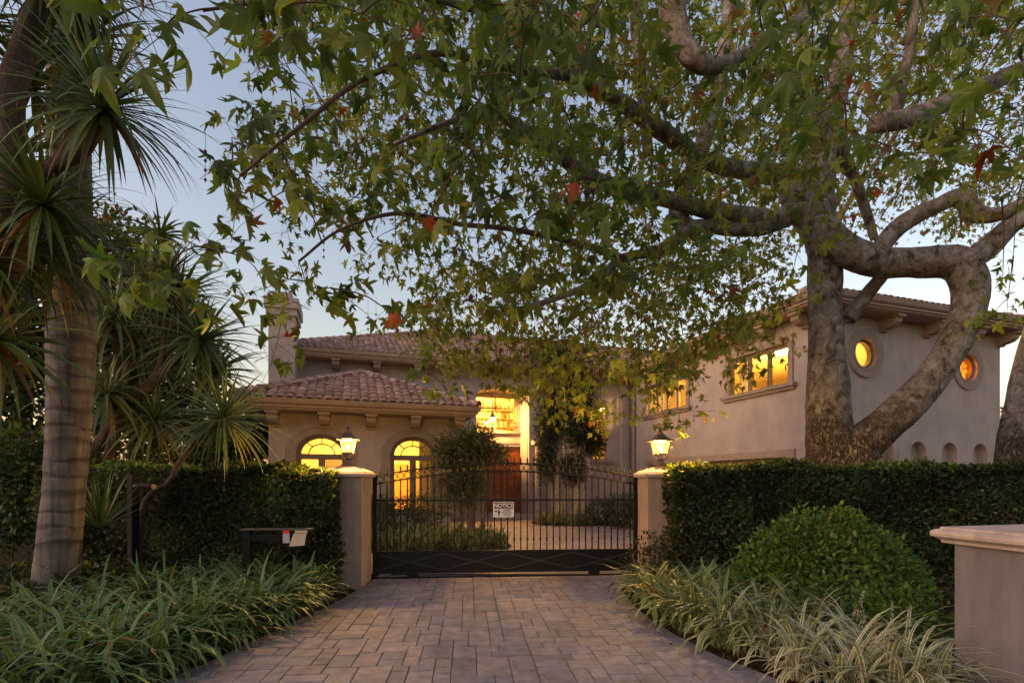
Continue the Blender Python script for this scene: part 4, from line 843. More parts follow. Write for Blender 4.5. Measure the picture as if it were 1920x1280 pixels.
# ------------------------------------------------------------------ strap leaved clumps
def blade(L_, lean, w, segs=6, fold=.25, a0=.3):
    """arching strap from the origin, leaning along +y; returns verts, quads, across weight"""
    V, wt = [], []; y = z = 0.; a = math.pi / 2 - a0
    for i in range(segs + 1):
        t = i / segs; ww = w * (math.sin(math.pi * min(1, .25 + .75 * t) * .98) ** .7 if t < .999 else .03)
        for x in (-1, -.55, 0, .55, 1): V.append((x * ww, y, z + fold * ww * abs(x))); wt.append(abs(x))
        y += L_ / segs * math.cos(a); z += L_ / segs * math.sin(a); a -= lean / segs * (.6 + 1.0 * t)
    Fc = [(r * 5 + k, r * 5 + k + 1, r * 5 + k + 6, r * 5 + k + 5) for r in range(segs) for k in range(4)]
    return np.array(V), np.array(Fc), np.array(wt)
def clump_proto(nm, label, cat, group, nb, L_, w, green, edge, seed, nsep=8, lean=(1.0, 2.6)):
    r = random.Random(seed); t = thing(nm, label, cat, (0, 0, -50), 0, group); Vs, Fs, Cs, o = [], [], [], 0
    for i in range(nb):
        l = L_ * r.uniform(.6, 1.15); V, Fc, wt = blade(l, r.uniform(*lean), w * r.uniform(.75, 1.25), a0=r.uniform(.05, .75)); th = r.uniform(0, 2 * math.pi); c, s_ = math.cos(th), math.sin(th)
        tl = r.gauss(0, .12); V = V @ np.array([[1, 0, 0], [0, math.cos(tl), math.sin(tl)], [0, -math.sin(tl), math.cos(tl)]])
        rt = np.array([[c, -s_, 0], [s_, c, 0], [0, 0, 1]]); V = V @ rt.T + np.array([r.gauss(0, .055), r.gauss(0, .055), 0])
        k = r.uniform(.65, 1.3); g_ = np.array(green) * k; e_ = np.array(edge) * r.uniform(.8, 1.15); C = np.where((wt > .75)[:, None], e_, np.where((wt > .5)[:, None], e_ * .45 + g_ * .55, g_))
        if r.random() < .04: C = C * 0 + np.array((.2, .13, .05))
        if i < nsep:
            ob = bpy.data.objects.new('leaf', np_mesh('leaf', V, Fc, C)); ob.data.materials.append(MT['strap']); COL.objects.link(ob); ob.parent = t
        else: Vs.append(V); Fs.append(Fc + o); Cs.append(C); o += len(V)
    ob = bpy.data.objects.new('foliage', np_mesh('foliage', np.concatenate(Vs), np.concatenate(Fs), np.concatenate(Cs))); ob.data.materials.append(MT['strap']); ob['kind'] = 'stuff'; COL.objects.link(ob); ob.parent = t; return t
def fill(protos, pts, smin=.8, smax=1.2, where=None):
    used = set()
    for i, p in enumerate(pts):
        pr = protos[i % len(protos)]; th = random.uniform(0, 6.28); sc = random.uniform(smin, smax)
        if pr.name not in used: used.add(pr.name); pr.location = (float(p[0]), float(p[1]), .0); pr.rotation_euler = (0, 0, th); pr.scale = (sc,) * 3; ob = pr
        else: ob = copy_thing(pr, (p[0], p[1], 0), th, sc)
        if where: ob['label'] = where(p)
def spread(n, xr, yr, ok, dmin):
    out = []
    for _ in range(n * 60):
        p = (random.uniform(*xr), random.uniform(*yr))
        if ok(p) and all((p[0] - q[0]) ** 2 + (p[1] - q[1]) ** 2 > dmin * dmin for q in out):
            out.append(p)
            if len(out) >= n: break
    return out
GL = 'strap leaved clumps in the left bed'; lab = 'arching grey green strap leaved clump in the left driveway bed'
pl_ = [clump_proto('strap_plant', lab, 'plant', GL, 52, .80, .0175, (.072, .138, .036), (.175, .25, .12), s_, 9, (1.3, 3.2)) for s_ in (1, 2, 3, 4)]
ptsL = spread(110, (-6.0, -2.3), (2.9, 7.1), lambda p: le(p[1]) - 2.1 + .22 * max(0, p[1] - 5.2) < p[0] < le(p[1]) - .2 and not (p[1] > 6.5 and p[0] > -2.75), .21)
fill(pl_, ptsL, .8, 1.15, lambda p: 'arching grey green strap leaved clump ' + (
    'at the foot of the left gate pillar' if p[1] > 6.2 and p[0] > -3.1 else 'around the black mailbox post' if p[1] > 5.5 and p[0] > -3.9 else 'in front of the palm trunk' if p[1] > 5.0 else
    'in the bottom left corner of the bed' if p[0] < le(p[1]) - 1.1 else 'overhanging the left edge of the driveway' if p[0] > le(p[1]) - .5 else 'in the middle of the left driveway bed'))
GR = 'green strap leaved clumps in the right bed'; lab = 'green strap leaved clump between the driveway and the round shrub'
pr_ = [clump_proto('strap_plant', lab, 'plant', GR, 52, .80, .0175, (.075, .132, .038), (.28, .31, .16), s_, 9, (1.2, 3.0)) for s_ in (11, 12, 13)]
ptsR = spread(46, (1.6, 3.6), (4.5, 7.3), lambda p: re_(p[1]) + .22 < p[0] < re_(p[1]) + 1.35 + .1 * (7 - p[1]) and not (p[1] > 6.95 and p[0] > 2.1) and p[0] - 1.5 < (p[1] - 2.2) * .9, .25)
fill(pr_, ptsR, .8, 1.1, lambda p: 'green strap leaved clump ' + ('at the foot of the right gate pillar' if p[1] > 6.3 else 'overhanging the right edge of the driveway' if p[0] < re_(p[1]) + .55 else 'between the round shrub and the driveway'))
GV = 'white striped strap plants by the low pillar'; lab = 'white edged variegated strap leaved clump by the low pillar'
pv_ = [clump_proto('variegated_plant', lab, 'plant', GV, 62, .80, .0155, (.07, .10, .045), (.62, .61, .44), s_, 20, (1.3, 3.2)) for s_ in (21, 22, 23)]
ptsV = [(2.28, 3.95), (2.55, 4.25), (2.75, 3.8), (2.45, 3.6), (2.9, 4.2), (2.32, 4.45), (2.7, 3.45), (2.98, 3.55), (2.75, 4.6), (3.05, 3.95), (2.15, 4.85), (3.12, 4.45)]
fill(pv_, ptsV, .78, 1.0)
GC = 'strap plants in the courtyard beds'; lab = 'dark strap leaved clump in the courtyard bed behind the gate'
pc2 = [clump_proto('strap_plant', lab, 'plant', GC, 34, .75, .018, (.05, .08, .026), (.17, .18, .08), s_, 4) for s_ in (31, 32)]
ptsC = spread(44, (-3.2, -.2), (10.2, 13.2), lambda p: ((p[0] + 1.75) / 1.55) ** 2 + ((p[1] - 11.9) / 1.55) ** 2 < 1, .36); fill(pc2, ptsC, .8, 1.15)
GD = 'pale strap plants at the foot of the courtyard trees'; lab = 'pale edged strap clump at the foot of the courtyard trees'
pc3 = [clump_proto('variegated_plant', lab, 'plant', GD, 34, .62, .02, (.07, .09, .03), (.34, .32, .15), s_, 4) for s_ in (41, 42)]
ptsD = spread(20, (1.0, 3.2), (17.0, 19.2), lambda p: ((p[0] - 2.1) / 1.1) ** 2 + ((p[1] - 18.1) / .9) ** 2 < 1, .33); fill(pc3, ptsD, .9, 1.2)
# beds of soil in the courtyard
for c, rx, ry in (((-1.75, 11.9), 1.75, 1.75), ((2.4, 18.6), 1.7, 1.5)):
    mb = MB(); mb.lathe([(1.0, 0), (.97, .03), (.01, .06)], (0, 0, .031), 28); o = obj('planting_bed', MB().add([(v[0] * rx + c[0], v[1] * ry + c[1], v[2]) for v in mb.v], mb.f), MT['soil'], kind='structure')
# ------------------------------------------------------------------ shrubs and ground cover
AZ = [(.075, .155, .032), (.095, .18, .04), (.055, .115, .028), (.14, .21, .045), (.11, .145, .04)]
c = at(1570, 1040, 5.6); bush('round_shrub', 'bright green mounded shrub in front of the right hedge', 'shrub', (c[0], 5.6, 0), [((c[0] - .05, 5.9, .50), (.72, .6, .74)), ((c[0] - .55, 5.85, .42), (.48, .42, .60)), ((c[0] + .5, 5.85, .40), (.58, .45, .58)), ((c[0] + .12, 5.7, .92), (.33, .3, .34)), ((c[0] - .32, 5.8, .90), (.30, .25, .26)), ((c[0] + .75, 5.8, .3), (.4, .4, .45)), ((c[0] - .8, 5.7, .3), (.36, .4, .44)), ((c[0] + .45, 5.6, .74), (.26, .25, .28)), ((c[0] - .05, 5.4, .6), (.35, .3, .4))], 13500, .062, AZ, NARROW if False else OVAL, up=.8, shell=.78)
SH = [(.03, .04, .018), (.045, .06, .02), (.07, .075, .03), (.09, .045, .025)]
c = at(1232, 1010, 7.0); bush('twiggy_shrub', 'small twiggy shrub at the foot of the right gate pillar', 'shrub', (c[0], 7.0, 0), [((c[0], 7.0, .45), (.5, .4, .5)), ((c[0] + .5, 7.1, .4), (.5, .4, .5))], 2600, .055, SH, shell=.3)
bush('low_shrub', 'fresh green low shrub between variegated plants and low pillar', 'shrub', (3.45, 4.35, 0), [((3.4, 4.35, .3), (.4, .4, .42)), ((3.2, 4.9, .3), (.5, .4, .4))], 2600, .055, [(.08, .15, .02), (.06, .11, .02), (.04, .08, .02)], shell=.4)
GCOV = [(.03, .045, .02), (.045, .06, .02), (.06, .075, .025), (.025, .034, .018), (.13, .045, .02), (.10, .07, .03)]
n = 12000; P = np.stack([rng.uniform(-8.5, -3.3, n), rng.uniform(4.4, 7.5, n), np.zeros(n)], 1); keep = (P[:, 0] < np.array([le(y) for y in P[:, 1]]) - 1.2) | (P[:, 1] > 6.3)
P = P[keep & (P[:, 0] < -2.9)]; n = len(P); P[:, 2] = .08 + rng.random(n) ** .6 * (.34 + .14 * np.sin(P[:, 0] * 2.3) * np.cos(P[:, 1] * 3.1))
cv = pick(GCOV, n, [.24, .24, .2, .2, .05, .07]); hot = rng.random(n) < .012; cv[hot] = (.42, .06, .02); V, Fc, C = scatter(OVAL, P, frames(rnd_unit(n) + np.array([0, 0, .1]), np.array([0, 0, 1.]) + rnd_unit(n) * .7), .055 + .06 * rng.random(n), cv)
obj('ground_cover', np_mesh('ground_cover', V, Fc, C), MT['leaf'], label='dark leafy ground cover with red leaves around the palm trunk', category='ground cover', kind='stuff')
n = 5000; P = np.stack([rng.uniform(2.6, 9, n), rng.uniform(5.2, 7.7, n), np.zeros(n)], 1); P[:, 2] = .03 + .3 * rng.random(n)
V, Fc, C = scatter(OVAL, P, frames(rnd_unit(n), np.array([0, 0, 1.]) + rnd_unit(n) * .8), .05 + .05 * rng.random(n), pick(GCOV, n)); obj('ground_cover', np_mesh('ground_cover', V, Fc, C), MT['leaf'], label='dark low ground cover under the right hedge', category='ground cover', kind='stuff')
# fallen leaves and chips along the drive edges
n = 26; P = np.stack([rng.uniform(-2, 1.5, n), rng.uniform(3.9, 7.6, n), np.full(n, .05)], 1); V, Fc, C = scatter(SYC[3], P, frames(rnd_unit(n) * (1, 1, .1), np.array([0, 0, 1.]) + rnd_unit(n) * .2), .025 + .05 * rng.random(n), pick([(.16, .09, .04), (.1, .055, .03), (.2, .13, .05)], n)); obj('fallen_leaves', np_mesh('fallen_leaves', V, Fc, C), MT['leaf'], label='few dry fallen leaves scattered on the driveway pavers', category='leaves', kind='stuff')
n = 700; yy = rng.uniform(3, 7.8, n); side = rng.random(n) < .5; xx = np.where(side, [le(y) for y in yy] - rng.random(n) * .35, [re_(y) for y in yy] + rng.random(n) * .35); P = np.stack([xx, yy, .015 + .015 * rng.random(n)], 1)
V, Fc, C = scatter(SYC[1], P, frames(rnd_unit(n) * (1, 1, .15), np.array([0, 0, 1.]) + rnd_unit(n) * .3), .03 + .07 * rng.random(n) ** 2, pick([(.13, .07, .035), (.08, .045, .025), (.2, .11, .05)], n)); obj('leaf_litter', np_mesh('leaf_litter', V, Fc, C), MT['leaf'], label='brown leaf litter on the mulch beside the driveway', category='leaf litter', kind='stuff')
# courtyard planting
BB = [(.07, .085, .042), (.10, .11, .055), (.05, .062, .034), (.13, .13, .065)]
Yb = 12.6; c = lambda x, y, Y=Yb: at(x, y, Y)
bush('bottlebrush', 'bushy fine leaved shrub in front of the carved door', 'shrub', (c(900, 1000)[0], Yb, 0), [(c(865, 845), (.75, .6, .62)), (c(895, 828), (.5, .6, .45)), (c(855, 905), (.55, .6, .7)), (c(885, 900), (.4, .6, .7)), (c(835, 850), (.3, .4, .4)), (c(925, 850), (.4, .4, .2))], 6500, .17, BB, NARROW, trunk=[([c(885, 1005), c(884, 950), c(888, 880)], (.07, .04)), ([c(870, 1005), c(862, 940), c(850, 870)], (.05, .02)), ([c(900, 1005), c(915, 940), c(930, 860)], (.05, .02))], shell=.2, up=.2)
bush('low_shrub', 'dark low shrub under the arched window behind the gate', 'shrub', (c(735, 1000)[0], 13, 0), [(at(735, 965, 12.6), (.75, .5, .5)), (at(705, 965, 12.8), (.6, .5, .5)), (at(800, 955, 13), (.7, .5, .45))], 4200, .07, DARK + BB[:2])
bush('low_shrub', 'dark clipped shrub row in the right corner of the courtyard', 'shrub', (at(1160, 960, 17)[0], 17, 0), [(at(1125, 960, 17.5), (.55, .5, .55)), (at(1160, 958, 17), (.6, .5, .6)), (at(1190, 958, 16.5), (.6, .5, .6))], 4200, .08, DARK)
OL = [(.032, .046, .022), (.048, .064, .03), (.065, .078, .036), (.026, .036, .02)]
Yo = 18.2; c = lambda x, y, Y=Yo: at(x, y, Y)
bush('slim_tree', 'slim dark leaved tree right of the entrance column', 'tree', (c(1040, 970)[0], Yo, 0), [(c(1030, 800), (.55, .55, 1.3)), (c(1045, 735), (.7, .6, 1.0)), (c(1025, 870), (.4, .4, .7)), (c(1045, 680), (.6, .5, .8))], 9000, .19, OL, NARROW, trunk=[([c(1048, 972), c(1046, 880), c(1052, 770), c(1050, 680)], (.16, .06)), ([c(1040, 972), c(1034, 890), c(1026, 800)], (.07, .03)), ([c(1060, 972), c(1064, 900), c(1058, 800)], (.08, .03))], barkm='palebark', shell=.25, up=.2)
bush('slim_tree', 'dark leaved tree in front of the narrow lit window', 'tree', (c(1090, 970)[0], Yo, 0), [(c(1090, 800), (.75, .6, 1.1)), (c(1080, 720), (.8, .6, 1.2)), (c(1075, 880), (.5, .4, .6)), (c(1115, 830), (.4, .4, .6))], 10000, .19, OL, NARROW, trunk=[([c(1080, 972), c(1082, 900), c(1076, 800), c(1082, 700)], (.15, .06)), ([c(1092, 972), c(1098, 900), c(1094, 800)], (.09, .03))], barkm='palebark', shell=.25, up=.2)
# left background: dark garden trees beyond the hedge
Yt = 13.; c = lambda x, y, Y=Yt: at(x, y, Y)
bush('garden_tree', 'yellow green and red leaved tree behind the left palms', 'tree', (c(250, 900)[0], Yt, 0), [(c(240, 560), (1.3, 1, 2.2)), (c(210, 700), (1.4, 1, 1.7)), (c(300, 620), (.9, .8, 1.5)), (c(270, 760), (1.5, 1, 1.4)), (c(360, 700), (.9, .8, 1.3)), (c(170, 500), (1.2, 1, 1.8))], 17000, .16, [(.10, .12, .025), (.06, .085, .02), (.04, .06, .02), (.16, .06, .03), (.15, .15, .03)], trunk=[([c(255, 905), c(250, 750), c(240, 600)], (.16, .06))], shell=.35)
Yt = 10.8; c = lambda x, y, Y=Yt: at(x, y, Y)
bush('garden_tree', 'dark dense tree at the far left behind the fence', 'tree', (c(40, 900)[0], Yt, 0), [(c(60, 760), (1.9, 1, 1.5)), (c(-60, 650), (1.8, 1, 2.2)), (c(60, 560), (1.6, 1, 1.8)), (c(20, 430), (1.6, 1, 1.6)), (c(120, 860), (1.2, .8, .9)), (c(10, 900), (1.8, .8, .9))], 15000, .17, DARK, trunk=[([c(40, 960), c(45, 800), c(40, 600)], (.2, .06))], shell=.4)
c = lambda x, y, Y=8.6: at(x, y, Y)
bush('dark_shrub', 'dark leafy shrub in front of the far left fence', 'shrub', (c(20, 1000)[0], 8.6, 0), [(c(-20, 950), (.9, .5, .9)), (c(60, 940), (.55, .5, .85)), (c(160, 930), (.5, .5, .9)), (c(20, 860), (.7, .5, .6))], 6000, .1, DARK, shell=.4)
Yt = 17.; c = lambda x, y, Y=Yt: at(x, y, Y)
bush('garden_tree', 'rounded green tree beside the left house corner', 'tree', (c(470, 900)[0], Yt, 0), [(c(480, 800), (.7, .7, 1.1)), (c(450, 840), (1.0, .7, 1.1)), (c(410, 830), (1.0, .7, 1.3)), (c(330, 840), (1.5, .7, 1.5))], 8000, .19, [(.05, .085, .025), (.035, .06, .02), (.07, .10, .03)], trunk=[([c(470, 930), c(470, 830)], (.12, .05))], shell=.4)
Yt = 26; c = lambda x, y, Y=Yt: at(x, y, Y)
bush('garden_tree', 'small green tree beyond the right end of the wing', 'tree', (c(1905, 900)[0], Yt, 0), [(c(1910, 800), (1.2, 1, 1.4)), (c(1960, 790), (1.6, 1, 2))], 3500, .18, GREEN, trunk=[([c(1915, 950), c(1915, 820)], (.12, .05))], shell=.4)
# ------------------------------------------------------------------ palm and cordylines
Yp = 6.0; pp = [at(x, y, Yp) for x, y in ((104, 1160), (106, 1080), (113, 1000), (122, 900), (130, 780), (134, 640), (133, 480), (130, 320), (128, 160), (124, 0), (122, -200), (122, -420))]
wd = [49, 46, 44, 42, 45, 49, 47, 44, 42, 41, 38, 34]
palm = thing('palm_tree', 'tall palm with smooth grey ringed trunk at left', 'palm tree', (pp[0][0], Yp, 0))
path = smoothpath(pp, 34); rad = np.interp(np.linspace(0, 1, len(path)), np.linspace(0, 1, len(wd)), wd) * Yp / F / 1.33; mb = MB(); rings = []; cols = []
zr = 0; nxt = .32
for i, (p, r) in enumerate(zip(path, rad)):
    ph = (p[2] / .2) % 1.; dark = 1.
    if p[2] > .75:
        if ph < .28: dark = .34 + .25 * abs(math.sin(p[2] * 7)); r *= .98
        else: r *= 1.0 + .012 * (1 - ph)
    ring = [(p[0] + r * math.cos(a) * (1 + .006 * math.sin(5 * a + i * .2)), p[1] + r * math.sin(a), p[2] + .03 * math.sin(a * 1 + math.floor(p[2] / .2) * 2.1) + .012 * math.sin(3 * a + math.floor(p[2] / .2))) for a in np.linspace(0, 2 * math.pi, 28, endpoint=False)]
    rings.append(ring); cols += [(dark,) * 3] * 28
mb.rings(rings); mb.c = cols; obj('trunk', mb.mesh('trunk', True, True), MT['palm'], palm)
top = path[-1]
for k in range(16):
    th = k * 2.4; el = random.uniform(.1, 1.1); d = np.array([math.cos(th) * math.cos(el), math.sin(th) * math.cos(el), math.sin(el)]); L_ = 2.6; rach = [top + d * L_ * t + np.array([0, 0, -1.5 * t * t]) for t in np.linspace(0, 1, 12)]
    fr = MB(); fr.tube(rach, list(np.linspace(.03, .006, 12)), 5, (.08, .10, .03)); n = 90; tt = rng.uniform(.12, 1, n); P = np.array([np.array([np.interp(t, np.linspace(0, 1, 12), [q[i] for q in rach]) for i in range(3)]) for t in tt]); sd_ = np.cross(d, (0, 0, 1)); sd_ /= np.linalg.norm(sd_)
    tip = d * .6 + sd_ * np.where(rng.random(n) < .5, -1, 1)[:, None] + np.array([0, 0, -.4]); V, Fc, C = scatter(NARROW, P, frames(tip, np.array([0, 0, 1.]) + rnd_unit(n) * .3), np.full(n, .6) * (1.1 - .5 * tt), pick(DARK, n)); fo = obj('frond', np_mesh('frond', V, Fc, C), MT['strap'], palm); obj('midrib', fr, MT['strap'], fo)
CORD = [(.07, .105, .036), (.088, .125, .044), (.11, .145, .05), (.055, .08, .034)]
def rosette(parent, c, axis, L_, n, w=.022, cols=CORD, dry=.08, sep=True, droop=1.0, spread_=(-.75, 1.35)):
    axis = unit(np.array(axis, float)); head = bpy.data.objects.new('leaf_head', None); COL.objects.link(head); head.empty_display_size = .1; place(head, parent, Matrix.Translation(Vector([float(x) for x in c])))
    a = np.cross(axis, (0.3, .1, 1)); a = unit(a); b = np.cross(axis, a); Vs, Fs, Cs, o = [], [], [], 0
    for i in range(n):
        f = (i + .5) / n; el = spread_[1] + (spread_[0] - spread_[1]) * f ** .85; th = i * 2.39996 + random.uniform(-.25, .25); d = unit((math.cos(th) * a + math.sin(th) * b) * math.cos(el) + axis * math.sin(el)); l = L_ * random.uniform(.75, 1.1) * (.75 + .25 * math.sin(math.pi * f)); side = unit(np.cross(d, axis) + 1e-3); nn = np.cross(side, d)
        sg = 7; V = []; wt = []; p = np.array(c, float); dd = d.copy(); bend = droop * (.05 + .16 * max(0, .8 - el * .4)) * random.uniform(.5, 1.3)
        for s_ in range(sg + 1):
            t = s_ / sg; ww = w * (min(1, .45 + 2.2 * t) * (1 - max(0, t - .45) / .55 * .96)) * random.uniform(.98, 1.02); 
            for x in (-1, 0, 1): V.append(p + side * x * ww + nn * abs(x) * ww * .35)
            dd = unit(dd + np.array([0, 0, -bend * (.3 + 1.3 * t)])); p = p + dd * l / sg
        Fc = np.array([(r_ * 3 + k, r_ * 3 + k + 1, r_ * 3 + k + 4, r_ * 3 + k + 3) for r_ in range(sg) for k in range(2)]); V = np.array(V)
        col = np.array(random.choice(cols)) * random.uniform(.7, 1.35)
        if f > .8 and random.random() < dry * 5: col = np.array(random.choice([(.17, .10, .04), (.26, .17, .04), (.11, .06, .03)]))
        C = np.repeat(col[None], len(V), 0)
        if sep: obj('leaf', np_mesh('leaf', V, Fc, C), MT['strap'], head)
        else: Vs.append(V); Fs.append(Fc + o); Cs.append(C); o += len(V)
    if Vs: obj('leaves', np_mesh('leaves', np.concatenate(Vs), np.concatenate(Fs), np.concatenate(Cs)), MT['strap'], head, kind='stuff')
def stems(parent, lst, m='cordbark'):
    for i, (pts, r0, r1) in enumerate(lst):
        P = smoothpath(pts, 7); mb = MB(); mb.tube(P, list(np.linspace(r0, r1, len(P))), 12, noise=.09); obj('trunk' if i == 0 else 'branch', mb.mesh('trunk', True, True), MT[m], parent)
Yc = 4.6; c = lambda x, y, Y=Yc: at(x, y, Y)
t = thing('cabbage_tree', 'dark leaning cabbage tree at the far left edge', 'cabbage tree', (c(-60, 1240)[0], Yc, 0))
stems(t, [([c(-75, 1230), c(-60, 950), c(-30, 700), c(0, 540), c(22, 440), c(22, 320), c(18, 200), c(38, 110), c(72, 10), c(95, -100)], .17, .075), ([c(16, 470), c(60, 360, 4.5), c(100, 312, 4.4), c(150, 288, 4.3), c(188, 235, 4.3)], .075, .045), ([c(14, 250), c(-30, 150), c(-60, 60)], .08, .05), ([c(0, 540), c(-30, 520), c(-60, 470, 4.4)], .07, .05)])
rosette(t, c(195, 205, 4.3), (.35, -.5, .8), 1.0, 130); rosette(t, c(80, 385, 4.5), (.1, -.4, 1), 1.0, 110); rosette(t, c(95, -90), (.4, -.3, .6), 1.1, 110, sep=False); rosette(t, c(-40, 490, 4.4), (.2, -.4, 1), 1.0, 90, sep=False); rosette(t, c(-60, 50), (-.4, -.2, .8), .8, 70, sep=False); rosette(t, c(60, 170, 5.4), (.4, -.3, .6), 1.15, 100, sep=False); rosette(t, c(130, -30, 4.9), (.4, -.2, .3), 1.1, 100, sep=False, droop=1.4); rosette(t, c(100, 470, 5.2), (.3, -.3, .5), 1.1, 80, sep=False, droop=1.3); rosette(t, c(20, 300, 4.9), (.5, -.2, .6), 1.0, 90, sep=False); rosette(t, c(150, 90, 5.2), (.4, -.3, .4), 1.1, 90, sep=False); rosette(t, c(60, 470, 5.0), (.4, -.3, .5), 1.1, 90, sep=False); rosette(t, c(-10, 640, 4.5), (.3, -.5, .7), 1.0, 80, sep=False)
Yc = 9.0; c = lambda x, y, Y=Yc: at(x, y, Y)
t = thing('cabbage_tree', 'many headed cabbage tree rising behind the left hedge', 'cabbage tree', (c(150, 1040)[0], Yc, 0))
stems(t, [([c(148, 1060), c(165, 880), c(225, 780), c(280, 720), c(312, 690), c(345, 662), c(372, 642)], .12, .05), ([c(205, 800), c(220, 700), c(215, 600)], .07, .05), ([c(258, 745), c(300, 690), c(312, 610), c(310, 530)], .075, .05), ([c(225, 780), c(205, 850), c(190, 950)], .1, .08)])
rosette(t, c(378, 640), (.5, -.4, .7), 1.25, 110, .026); rosette(t, c(216, 600), (-.1, -.5, .9), 1.45, 90, .034, droop=1.7, spread_=(-.5, 1.3)); rosette(t, c(312, 525), (.1, -.3, 1), 1.35, 110, .026); rosette(t, c(200, 740, 8.7), (.1, -.4, .8), 1.2, 80, .03, sep=False, droop=1.7); rosette(t, c(290, 790, 9.2), (.3, -.4, .6), 1.1, 70, .028, sep=False, droop=1.3); rosette(t, c(400, 700, 9.4), (.5, -.4, .5), 1.1, 80, .024, sep=False); rosette(t, c(255, 660, 9.4), (.1, -.4, .8), 1.3, 80, .03, sep=False, droop=1.5); rosette(t, c(335, 560, 9.2), (.5, -.2, .6), 1.3, 90, .026, sep=False); rosette(t, c(345, 610, 9.6), (.2, .3, .8), 1.0, 60, .026, sep=False); rosette(t, c(260, 560, 9.8), (.2, .3, .8), 1.0, 60, .026, sep=False); rosette(t, c(300, 440, 10), (.2, .3, .8), .9, 60, .024, sep=False)
Yc = 7.1; c = lambda x, y, Y=Yc: at(x, y, Y)
t = thing('cabbage_tree', 'small leaning cabbage tree in front of the left hedge', 'cabbage tree', (c(262, 1090)[0], Yc - .05, 0))
stems(t, [([c(255, 1105), c(270, 948), c(315, 905), c(335, 870), c(370, 825), c(416, 790)], .045, .032)])
rosette(t, c(420, 787), (.45, -.35, .8), 1.0, 120, .02)
t = thing('spiky_plant', 'upright spiky rosette beside the palm trunk', 'plant', (c(190, 1000, 6.5)[0], 6.5, 0))
rosette(t, c(188, 990, 6.5), (.05, -.1, 1), .95, 42, .017, CORD + [(.10, .12, .03)], 0, True, .25, (.45, 1.45))
# ------------------------------------------------------------------ sycamores
from mathutils import noise as mnoise
def tree_limb(parent, pts, rad, nm, seg=14, noise=.07, sub=7, m='bark'):
    big = seg >= 16; rad = [q * (.86 if big else 1.) for q in rad]; P = smoothpath(pts, sub * (3 if big else 1)); r = np.interp(np.linspace(0, 1, len(P)), np.linspace(0, 1, len(rad)), rad); mb = MB()
    mb.tube(P, list(r), seg * (3 if big else 1), noise=0. if big else noise)
    if big:                                   # burls, folds and ridged bark on the heavy wood
        n = seg * 3; V = np.array(mb.v)
        for i, c in enumerate(P):
            for k in range(n):
                v = V[i * n + k]; d = v - c; q = Vector(v.tolist())
                low = mnoise.noise(q * 1.3) * .10 + mnoise.noise(q * 3.1) * .055
                rg = 1 - abs(mnoise.noise(Vector((v[0] * 9, v[1] * 9, v[2] * 2.6)))) * 2
                rough = max(0, min(1, (3.9 - v[2] + mnoise.noise(q * .9)) / 1.6)); V[i * n + k] = c + d * (1 + low + .07 * rough * rg + .02 * mnoise.noise(q * 14))
        mb.v = [tuple(x) for x in V]
    obj(nm, mb.mesh(nm, True, True), MT[m], parent); return np.array(smoothpath(pts, sub))
def px_limb(parent, lst, nm, **k):            # (px, py, depth, width in px)
    return tree_limb(parent, [at(x, y, Y) for x, y, Y, w in lst], [w / 2 * Y / F / math.sqrt(1 + ((x - PX) / F) ** 2) for x, y, Y, w in lst], nm, **k)
Ys = 9.6
syc = thing('sycamore_tree', 'large old sycamore with a curved double trunk over the right hedge', 'tree', (at(1575, 1000, Ys)[0], Ys, 0))
net = []
net.append(px_limb(syc, [(1575, 1065, 9.6, 190), (1572, 960, 9.6, 150), (1560, 880, 9.6, 112), (1553, 780, 9.6, 100), (1550, 680, 9.6, 86), (1548, 580, 9.6, 78), (1546, 480, 9.6, 76), (1532, 400, 9.6, 82), (1530, 330, 9.6, 84), (1548, 260, 9.6, 66), (1572, 160, 9.5, 50), (1590, 50, 9.4, 44), (1605, -90, 9.3, 38)], 'trunk', seg=20))
net.append(px_limb(syc, [(1560, 930, 9.5, 120), (1605, 848, 9.4, 100), (1660, 795, 9.2, 88), (1725, 733, 9.0, 84), (1780, 662, 8.9, 84), (1812, 590, 8.8, 88), (1818, 530, 8.8, 92), (1790, 492, 8.9, 92), (1720, 492, 9.0, 82), (1650, 492, 9.1, 78), (1590, 470, 9.2, 78), (1535, 428, 9.35, 80), (1495, 370, 9.45, 76), (1475, 310, 9.5, 50)], 'trunk', seg=20))
net.append(px_limb(syc, [(1800, 500, 8.8, 60), (1850, 465, 8.7, 56), (1900, 420, 8.5, 46), (1960, 385, 8.3, 40), (2040, 300, 8, 30)], 'limb'))
net.append(px_limb(syc, [(1640, 480, 9.1, 44), (1670, 440, 9.0, 40), (1710, 408, 8.9, 40), (1760, 385, 8.8, 38), (1800, 370, 8.7, 44), (1830, 400, 8.6, 42), (1880, 400, 8.5, 36), (1960, 360, 8.3, 34)], 'limb'))
net.append(px_limb(syc, [(1500, 390, 9.45, 52), (1440, 420, 9.1, 38), (1380, 430, 8.8, 30), (1300, 425, 8.4, 26), (1250, 465, 8.0, 20), (1170, 485, 7.6, 17), (1100, 535, 7.3, 13), (1010, 570, 7.0, 10), (900, 600, 6.7, 6)], 'limb'))
net.append(px_limb(syc, [(1470, 330, 9.4, 44), (1400, 320, 8.8, 34), (1320, 300, 8.2, 32), (1240, 245, 7.6, 32), (1160, 190, 7.0, 28), (1090, 145, 6.4, 24), (1020, 60, 5.8, 18), (960, -60, 5.2, 14)], 'limb'))
